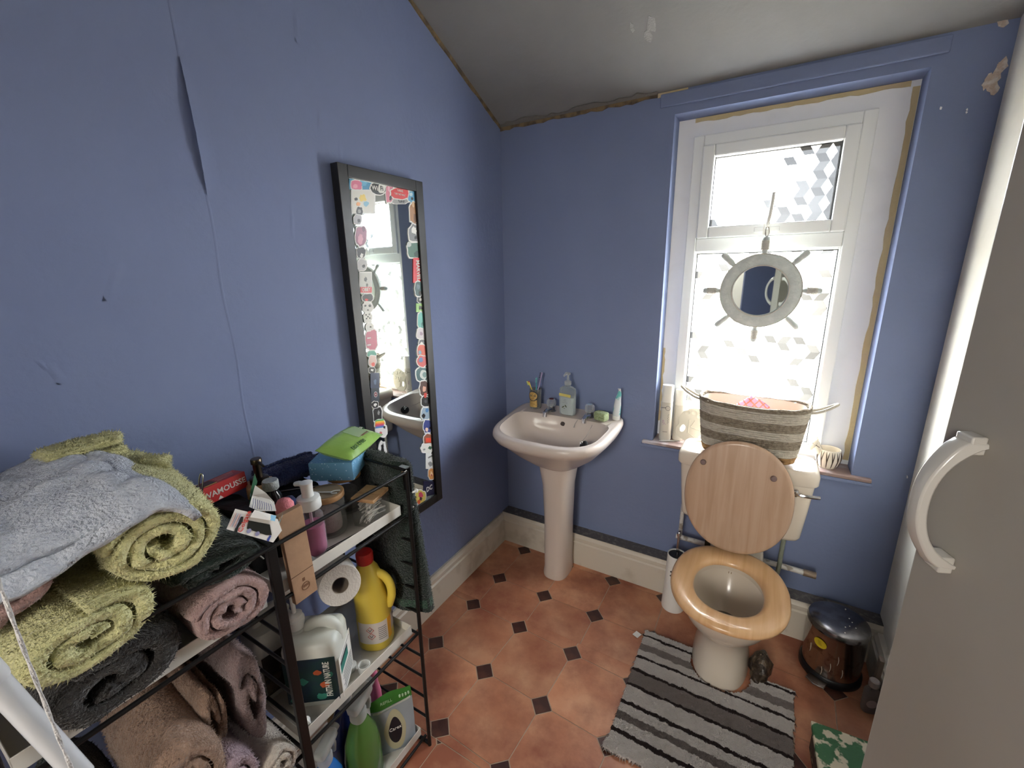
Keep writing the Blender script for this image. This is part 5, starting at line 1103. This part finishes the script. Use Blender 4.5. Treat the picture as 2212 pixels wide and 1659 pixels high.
for q, (z, a) in enumerate(((.074, .05), (.054, .10))):
    c = Vector((.0462*math.cos(a), .0482*math.sin(a), z)); sd = Vector((-math.sin(a), math.cos(a), 0)); up_ = Vector((0, 0, 1))
    mk('hazard_diamond', tube([tuple(c+sd*.010), tuple(c+up_*.010), tuple(c-sd*.010), tuple(c-up_*.010), tuple(c+sd*.010)], .0007, 4), M('hazard_red', (196, 70, 60), .5), lb, 60)
    mk('hazard_mark', tube([tuple(c-sd*.004+up_*.002), tuple(c-up_*.004), tuple(c+sd*.004+up_*.003)], .0008, 4), m_ink, lb, 60)
text('lettering', 'Tl', .014, m_ink, g, frame((.047*math.cos(1.67), .0490*math.sin(1.67), .086), (-math.sin(1.67), math.cos(1.67), 0), (0, 0, 1)))
g = thing('bottle_cap', 'upturned white screw cap on the tray beside the can', 'bottle cap', (.336, -1.330, ZM))
mk('cap', loft([ring(0, 0, .015, .015, 0, 24), ring(0, 0, .0165, .0165, .003, 24), ring(0, 0, .0165, .0165, .022, 24), ring(0, 0, .0145, .0145, .022, 24), ring(0, 0, .0145, .0145, .004, 24)]), m_white, g, 50)
g = thing('bottle_cap', 'small white cap lying behind the upturned cap', 'bottle cap', (.298, -1.345, ZM)); mk('cap', lathe([(.015, 0), (.016, .002), (.016, .014), (.012, .016)], 22), m_white, g, 40)
g = thing('crumpled_tissue', 'crumpled tissue by the middle post of the shelf', 'tissue', (.335, -1.512, ZM))
V, F = lathe([(.010, 0), (.016, .008), (.015, .022), (.008, .032), (.002, .034)], 14); V = [(x*(1+.5*mnoise.noise(Vector((x*90, y*90, z*90)))), y*(1+.5*mnoise.noise(Vector((y*90, z*90, x*90)))), z) for x, y, z in V]
mk('tissue', (V, F), m_paper, g)
# ---------------------------------------------------------------- right bay, bottom tray
ZL = .0403
def spray(x, y, rot, col, label, scale=1.0, prt=None):
    g = thing('spray_bottle', label, 'spray bottle', (x, y, ZL), (0, 0, rot), group='spray bottles on the bottom tray')
    def r_(a, b, z): return ring(0, 0, a*scale, b*scale, z*scale, 32, 2.6)
    mk('body', loft([r_(.030, .040, 0), r_(.034, .046, .008), r_(.034, .046, .09), r_(.030, .040, .135), r_(.020, .024, .175), r_(.015, .016, .190)]), col, g, 60)
    mk('collar', loft([r_(.017, .017, .188), r_(.018, .018, .192), r_(.018, .018, .212), r_(.015, .015, .216)]), glass('milky_trigger', (214, 216, 214), .1, .75), g, 50)
    mk('trigger_head', join(xf(rbox(0, 0, 0, .030*scale, .072*scale, .026*scale, .006), T(0, .012*scale, .232*scale) @ RX(.12)), tube([(0, .045*scale, .236*scale), (0, .058*scale, .237*scale)], .011*scale, 12)), glass('milky_trigger', (214, 216, 214), .1, .75), g, 50)
    mk('trigger', tube(spline([(0, .030*scale, .222*scale), (0, .040*scale, .20*scale), (0, .036*scale, .178*scale)], 10), .0065*scale, 8), glass('milky_trigger', (214, 216, 214), .1, .75), g, 50)
    if prt: prt(g)
    return g
def green_print(g):
    mk('label', xf(bx(-.0008, .0008, -.030, .030, -.018, .018), T(.0345, 0, .075) @ RX(.5)), M('pale_label', (196, 206, 190), .5), g)
    text('lettering', 'OX', .020, m_ink, g, frame((.0362, .002, .070), (0, 1, .5), (0, -.5, 1)))
spray(.302, -1.345, .25, M('green_translucent', (74, 112, 52), .2, bump=(8, .02)), 'green spray bottle with a milky trigger at the front of the bottom tray', 1.22, green_print)
spray(.295, -1.455, .35, M('blue_translucent', (40, 110, 190), .2), 'bright blue spray bottle nearest the middle post', 1.04)
g = spray(.225, -1.335, .1, M('navy_plastic', (28, 38, 84), .25), 'dark blue spray bottle behind the green one', 1.18)
g = thing('refill_pouch', 'grey Carex refill pouch with a green top on the bottom tray', 'refill pouch', (.322, -1.240, ZL), (0, -.10, -.55))
V, F = [], []; n1, n2 = 14, 20
for sgn in (1, -1):
    for i in range(n1+1):
        for j in range(n2+1):
            u, v = i/n1*2-1, j/n2
            th = .020*max(0, 1-abs(u)**2.5)*max(0, (1-v)**.55)*min(1, .35+v*6); w = .062*(1+.04*math.sin(3*v))
            V.append((sgn*th+.003*math.sin(4*u+5*v), u*w, v*.205-.006*abs(u)**2*(v > .9)))
for s_ in (0, 1):
    o_ = s_*(n1+1)*(n2+1)
    for i in range(n1):
        for j in range(n2): a = o_+i*(n2+1)+j; F.append((a, a+1, a+n2+2, a+n2+1))
m_po = M('grey_pouch', (150, 160, 168), .35, bump=(40, .1)); m_pg = M('green_pouch', (56, 118, 44), .4)
po = mk('pouch', (V, F), None, g, 180, mats=[m_po, m_pg], midx=lambda p: 1 if p.center.z > .165 else 0)
def oval(cz_, a, b, x): return [(x, a*math.cos(q), cz_+b*math.sin(q)) for q in np.linspace(0, 2*PI, 25)[:-1]]
def pface(u, v): return .020*max(0, 1-abs(u)**2.5)*max(0, (1-v)**.55)*min(1, .35+v*6)+.003*math.sin(4*u+5*v)+.0010
def onface(pts, lift): return [(pface(y/.062, z/.205)+lift, y, z) for x, y, z in pts]
def patch(cz_, a, b, lift, mat, name, tip=0):
    V, F = [], []; nr, na = 5, 24
    for i in range(nr+1):
        for j in range(na):
            q = 2*PI*j/na; r = i/nr; y = a*r*math.cos(q)*(1-.25*tip*max(0, math.sin(q))*r); z = cz_+b*r*math.sin(q)
            V.append((pface(y/.062, z/.205)+lift, y, z))
    for i in range(nr):
        for j in range(na): F.append((i*na+j, i*na+(j+1) % na, (i+1)*na+(j+1) % na, (i+1)*na+j))
    return mk(name, (V, F), mat, po, 180)
patch(.085, .034, .066, .0003, M('beige_oval', (176, 170, 140), .5), 'oval_print', 1)
patch(.085, .021, .042, .0008, M('black_oval', (22, 22, 30), .45), 'logo_oval', 1)
text('lettering', 'Carex', .015, m_paper, po, frame((pface(0, .45)+.0034, 0, .093), (0, 1, 0), (-.05, 0, 1)))
text('lettering', 'REFILL', .013, M('pale_green_print', (180, 206, 170), .5), po, frame((pface(0, .87)+.004, -.016, .184), (0, 1, 0), (-.05, 0, 1)))
for q in range(4): mk('drop_print', tube([(pface(.35+.16*q, .88)+.003, .026+.009*q, .181), (pface(.35+.16*q, .9)+.003, .026+.009*q, .188)], .003, 6), M('pale_green_print', (180, 206, 170), .5), po, 60)
mk('white_band', loft([[(pface(u, .78)+.0012, u*.061, .158+.004*u) for u in np.linspace(-.95, .95, 9)]+[(pface(u, .81)+.0012, u*.061, .165+.004*u) for u in np.linspace(.95, -.95, 9)], [(pface(u, .78)+.0016, u*.061, .158+.004*u) for u in np.linspace(-.95, .95, 9)]+[(pface(u, .81)+.0016, u*.061, .165+.004*u) for u in np.linspace(.95, -.95, 9)]]), M('pouch_white_band', (190, 196, 186), .5), po)
g = thing('pink_bottle', 'slim pink bottle behind the refill pouch', 'bottle', (.232, -1.225, ZL)); mk('body', lathe([(.016, 0), (.018, .005), (.017, .16), (.011, .20), (.011, .235), (.008, .24)], 20), M('pink_plastic', (214, 116, 150), .35), g, 50)
g = thing('brown_bottle', 'squat brown bottle at the back of the bottom tray', 'bottle', (.140, -1.300, ZL)); mk('body', lathe([(.035, 0), (.038, .006), (.038, .15), (.02, .185), (.018, .205)], 24), M('amber_brown', (110, 80, 44), .35), g, 50); mk('cap', lathe([(.020, .205), (.021, .207), (.021, .228), (.018, .231)], 20), m_white, g, 40)
# ---------------------------------------------------------------- towels
def mtow(name, col, col2, b=(220, .8)): return M(name, col, .95, bump=(b[0], b[1], 4), var=(45, col2, .35, .7), sheen=.25)
m_ty = mtow('yellow_terry', (226, 222, 166), (206, 202, 144)); m_tg = mtow('grey_terry', (206, 211, 222), (184, 190, 204)); m_tp_ = mtow('dusty_pink_terry', (172, 138, 132), (150, 118, 112)); m_tr = mtow('rose_terry', (176, 146, 142), (158, 128, 126))
m_tb_ = mtow('dark_brown_terry', (38, 33, 31), (26, 22, 21)); m_tgn = mtow('bottle_green_terry', (13, 36, 27), (8, 24, 18)); m_tbr = mtow('tan_terry', (166, 136, 116), (142, 114, 96)); m_tm = mtow('mauve_terry', (140, 118, 116), (120, 100, 100)); m_tw = mtow('cream_terry', (206, 196, 184), (182, 170, 160)); m_tbl = mtow('navy_terry', (52, 66, 116), (36, 48, 92)); m_tl = mtow('lilac_terry', (176, 152, 160), (150, 128, 138))
def towel(name, label, end, yaw, pitch, rw, rh, length, turns, mat, npile=9000, plen=.0055, seed=1, r0=.18, tilt=0.0, wob=.10, group='towels on the shelves', tail=0.0, flat=.0):
    """rolled towel: end = centre of the front end; axis runs back from it (-x turned by yaw/pitch)"""
    g_ = random.Random(seed); th0 = 2*PI*turns; n = int(26*turns)+1; nl = 14; rings = []
    pitch_r = (1-r0)/turns; half = pitch_r*.40
    outer, inner = [], []
    for i in range(n):
        t_ = i/(n-1); a = th0*t_+seed*1.3; r = r0+(1-r0)*t_
        w = 1+wob*mnoise.noise(Vector((math.cos(a)*1.3+seed, math.sin(a)*1.3, r*2)))
        outer.append((a, (r+half*(1 if i < n-3 else (n-1-i)/3))*w)); inner.append((a, max(.02, (r-half))*w))
    prof = outer+inner[::-1]; m = len(prof)
    for k in range(nl+1):
        s = k/nl; x = -length*s; rg = []
        bulge = 1+.05*math.sin(PI*s)-.05*(k == 0)
        for q, (a, r) in enumerate(prof):
            y = rw*r*math.cos(a)*bulge; z = rh*r*math.sin(a)*bulge
            if z < -rh*.82: z = -rh*.82+(z+rh*.82)*.25
            dx = .012*mnoise.noise(Vector((a*1.2, r*3, seed*5.1)))*(1-s*2 if s < .5 else 0)
            if q < n: y += .0035*mnoise.noise(Vector((s*7, a*2, seed))); z += .0035*mnoise.noise(Vector((s*7, a*2, seed+9)))
            rg.append((x+dx, y, z))
        rings.append(rg)
    V = [p for r in rings for p in r]; F = []
    for k in range(nl):
        for j in range(m):
            a = k*m+j; b = k*m+(j+1) % m; F.append((a, b, b+m, a+m))
    for k, rev in ((0, False), (nl, True)):
        for i in range(n-1):
            q = (k*m+i, k*m+i+1, k*m+m-2-i, k*m+m-1-i); F.append(q[::-1] if rev else q)
    o = thing(name, label, 'towel', end, (0, 0, 0), group)
    o.rotation_euler = (tilt, pitch, yaw)
    b_ = mk('roll', (V, F), mat, o, 180)
    if npile: pile(b_, npile, plen, mat, .0011, .8, 'pile', seed)
    return o
ZTL = .840  # left top tray floor
towel('rolled_towel', 'dark brown rolled towel lying on the tray under the yellow rolls', (.372, -1.800, .893), 0.0, 0, .092, .052, .28, 1.7, m_tb_, 9000, .006, 3)
towel('rolled_towel', 'dusty rose rolled towel at the right end of the left top tray', (.385, -1.627, .897), -.05, 0, .070, .054, .29, 2.6, m_tr, 6000, .0025, 4, wob=.05)
towel('rolled_towel', 'pale yellow towel roll with its wide end at the lower left', (.398, -1.812, .998), .06, 0, .082, .050, .29, 2.2, m_ty, 15000, .0070, 5)
towel('folded_towel', 'bottle green folded towel above the rose roll', (.372, -1.628, .979), -.1, .02, .078, .026, .27, 1.2, m_tgn, 5000, .003, 6, r0=.3)
towel('rolled_towel', 'large pale yellow towel roll below the grey towel', (.392, -1.700, 1.085), -.12, .05, .080, .070, .30, 3.0, m_ty, 16000, .0065, 7)
towel('rolled_towel', 'dusty pink towel roll at the left edge under the grey towel', (.360, -1.868, 1.105), 0, 0, .055, .046, .26, 1.8, m_tp_, 7000, .0045, 8)
towel('rolled_towel', 'small dusty pink towel roll below the other pink roll at the left edge', (.335, -1.895, 1.058), 0, 0, .030, .022, .22, 1.5, m_tp_, 3000, .004, 18)
towel('rolled_towel', 'topmost yellow towel roll against the blue wall', (.112, -1.650, 1.176), PI/2+.06, 0, .050, .030, .105, 1.3, m_ty, 7000, .006, 10, r0=.3)
towel('rolled_towel', 'beige towel corner at the far left behind the grey towel', (.10, -1.80, 1.150), PI/2, 0, .05, .028, .11, 1.3, mtow('beige_terry', (186, 150, 130), (166, 130, 112)), 2500, .005, 11, r0=.3)
# grey towel draped over the pile
g = thing('draped_towel', 'light grey towel spread in layers on top of the pile', 'towel', (0, 0, 0), group='towels on the shelves')
def drape(lift, x1, y1, seed, drop):
    V, F = [], []; nu, nv = 40, 40
    for i in range(nu+1):
        for j in range(nv+1):
            u, v = i/nu, j/nv
            x = .07+(x1-.07)*u; y = -1.945+(y1+1.945)*v
            z = 1.168+lift-.35*(x-.30)*(x > .30)*0+.018*math.sin((y+1.75)*16)+.016*mnoise.noise(Vector((x*9, y*9, seed)))+.006*mnoise.noise(Vector((x*28, y*28, seed+3)))
            z -= drop*max(0, (u-.80)/.20)**2+.05*max(0, (v-.82)/.18)**2
            z += .014*max(0, 1-abs(x+.55*(y+1.75)-.25)/.035)*(1 if lift > 0 else .5)
            x += .010*mnoise.noise(Vector((y*12, seed, 2)))*(u > .9)
            V.append((x, y, z))
    for i in range(nu):
        for j in range(nv): a = i*(nv+1)+j; F.append((a, a+1, a+nv+2, a+nv+1))
    return V, F
for q, (lf, x1, y1, dr) in enumerate(((0.0, .405, -1.655, .030), (.020, .390, -1.690, .022))):
    vf = drape(lf, x1, y1, 21+q*4, dr)
    o_ = mk('layer', vf, m_tg, g, 180, solid=.014)
    pile(o_, 15000, .009, m_tg, .0012, .9, 'pile', 31+q)
fold = towel('towel_fold', 'yellow towel corner folded out beside the grey towel', (.205, -1.612, 1.140), PI/2-.5, .15, .030, .026, .085, 1.1, m_ty, 3500, .006, 13, r0=.4)
# lower left tray
ZB2 = .434
towel('rolled_towel', 'tan rolled towel on the lower left tray', (.372, -1.742, .600), -.1, .10, .064, .095, .28, 2.2, m_tbr, 12000, .005, 41)
towel('rolled_towel', 'lilac towel roll low between the tan and mauve towels', (.382, -1.672, .520), 0, 0, .036, .062, .28, 1.8, m_tl, 7000, .006, 42)
towel('folded_towel', 'tan folded towel standing behind the lilac roll', (.330, -1.675, .655), 0, .1, .022, .088, .25, 1.2, m_tbr, 4000, .004, 43, r0=.3)
towel('folded_towel', 'tall mauve folded towel on the lower left tray', (.352, -1.612, .640), .0, .06, .030, .120, .27, 1.3, m_tm, 8000, .0045, 44, r0=.3)
towel('rolled_towel', 'cream towel roll with a pink inner layer at the right end of the lower tray', (.392, -1.598, .480), -.05, 0, .036, .045, .29, 2.4, m_tw, 7000, .005, 45)
towel('folded_towel', 'bottle green towel at the left of the lower tray', (.366, -1.842, .545), 0, 0, .052, .108, .27, 1.3, m_tgn, 4000, .004, 46, r0=.3)
towel('rolled_towel', 'black towel bundle at the back of the lower tray', (.200, -1.740, .760), 0, 0, .130, .045, .10, 1.3, M('black_terry', (20, 18, 20), .95, bump=(200, .6)), 0, .004, 47, r0=.3)
# blue roll on the black wash bag
towel('rolled_towel', 'navy blue rolled towel lying along the wall behind the wipes', (.115, -1.245, .985), PI/2-.25, -.06, .040, .032, .15, 1.6, m_tbl, 6000, .004, 51, r0=.25)
g = thing('blue_cloth', 'crumpled blue and navy cloth behind the soap pump', 'cloth', (.205, -1.385, ZT))
V, F = lathe([(.030, 0), (.034, .03), (.030, .07), (.022, .10), (.010, .118), (.002, .12)], 26); V = [(x*(1+.35*mnoise.noise(Vector((x*50, y*50, z*40)))), y*(.8+.35*mnoise.noise(Vector((y*50, z*40, x*50)))), z) for x, y, z in V]
mk('cloth', (V, F), mtow('blue_cloth', (64, 84, 140), (28, 32, 56)), g, 60)
# green towel hanging over the end of the unit
g = thing('hanging_towel', 'bottle green towel hanging over the end rail of the shelf', 'towel', (0, 0, 0), group='towels on the shelves')
rings = []; nz = 34
for k in range(nz+1):
    t_ = k/nz; z = .978-.470*t_; w = 1+.22*t_; rg = []
    for i in range(40):
        a = 2*PI*i/40; c, s = math.cos(a), math.sin(a)
        x = .250+.012*t_+(.118*w)*math.copysign(abs(c)**.7, c)
        y = -1.134+.004*t_+(.030+.006*t_)*math.copysign(abs(s)**.8, s)
        y += .010*math.sin(x*34+t_*1.2)*(.4+t_*.6)+.004*mnoise.noise(Vector((x*20, t_*6, 1)))
        if i % 40 < 20: y += .004*math.sin(x*60)
        y = max(y, -1.1668+.0008*math.sin(x*40))
        rg.append((x+.006*mnoise.noise(Vector((t_*5, s, 3))), y, z))
    rings.append(rg)
top = [(x, y*.0+(-1.140+(y+1.134)*.5), .996) for x, y, z in rings[0]]
back = []
hb_ = mk('drape', loft([top]+rings), m_tgn, g, 60)
pile(hb_, 14000, .006, m_tgn, .0012, .9, 'pile', 61)
mk('hem_band', loft([[(x+.0, y+(.0015 if y > -1.135 else -.0012), z) for x, y, z in rings[-4]], [(x, y+(.002 if y > -1.135 else -.0012), z) for x, y, z in rings[-2]]], False, False), mtow('green_hem', (40, 78, 58), (30, 62, 46)), g, 60)
# ---------------------------------------------------------------- white tube and pull cord beside the camera
g = thing('floor_mop', 'white metal tube handle slanting across the near left corner', 'mop', (.740, -1.690, 0))
d = Vector((-.017, -.027, .14)).normalized()
mk('white_tube', tube([tuple(d*(1.022)), tuple(d*1.03), tuple(d*1.36)], .0098, 24), M('white_enamel_tube', (206, 208, 212), .25, coat=.3), g, 50)
mk('collar', tube([tuple(d*1.168), tuple(d*1.172), tuple(d*1.22)], [.0105, .0115, .0115], 24), M('white_collar', (214, 216, 220), .3), g, 50)
mk('inner_tube', tube([tuple(d*.012), tuple(d*1.021)], .0075, 18), M('grey_inner_tube', (70, 72, 74), .4), g, 50)
mk('mop_head', join(rbox(0, 0, .012, .11, .24, .024, .008), lathe([(.02, .02), (.022, .024), (.018, .05), (.010, .056)], 18)), m_rubber, g, 40)
cpt = [P(0, 1200, 0, .66), P(40, 1330, 0, .66), P(88, 1470, 0, .655), P(132, 1585, 0, .65), P(152, 1659, 0, .65)]
xx, yy = .655, sum(p.y for p in cpt)/5
g = thing('pull_cord', 'white twisted pull cord hanging from the ceiling in the left foreground', 'pull cord', (xx, yy, cz(yy)))
zz = np.linspace(0, cz(yy)-.90, 160)
pa = [tuple(Vector((cpt[0].x-xx+.003*math.sin(z*9), .004*math.sin(z*6+1), -z))) for z in zz]
mk('cord', tube([(a+.0006*math.cos(i*1.1), b+.0006*math.sin(i*1.1), c) for i, (a, b, c) in enumerate(pa)], .0011, 8), M('white_cord', (206, 204, 204), .7, bump=(400, .4)), g, 60)
mk('cord_strand', tube([(a-.0006*math.cos(i*1.1), b-.0006*math.sin(i*1.1), c) for i, (a, b, c) in enumerate(pa)], .0011, 8), MATS['white_cord'], g, 60)
mk('ceiling_rose', tube([(0, 0, .0), (0, 0, -.03)], .03, 20), m_white, g, 40)
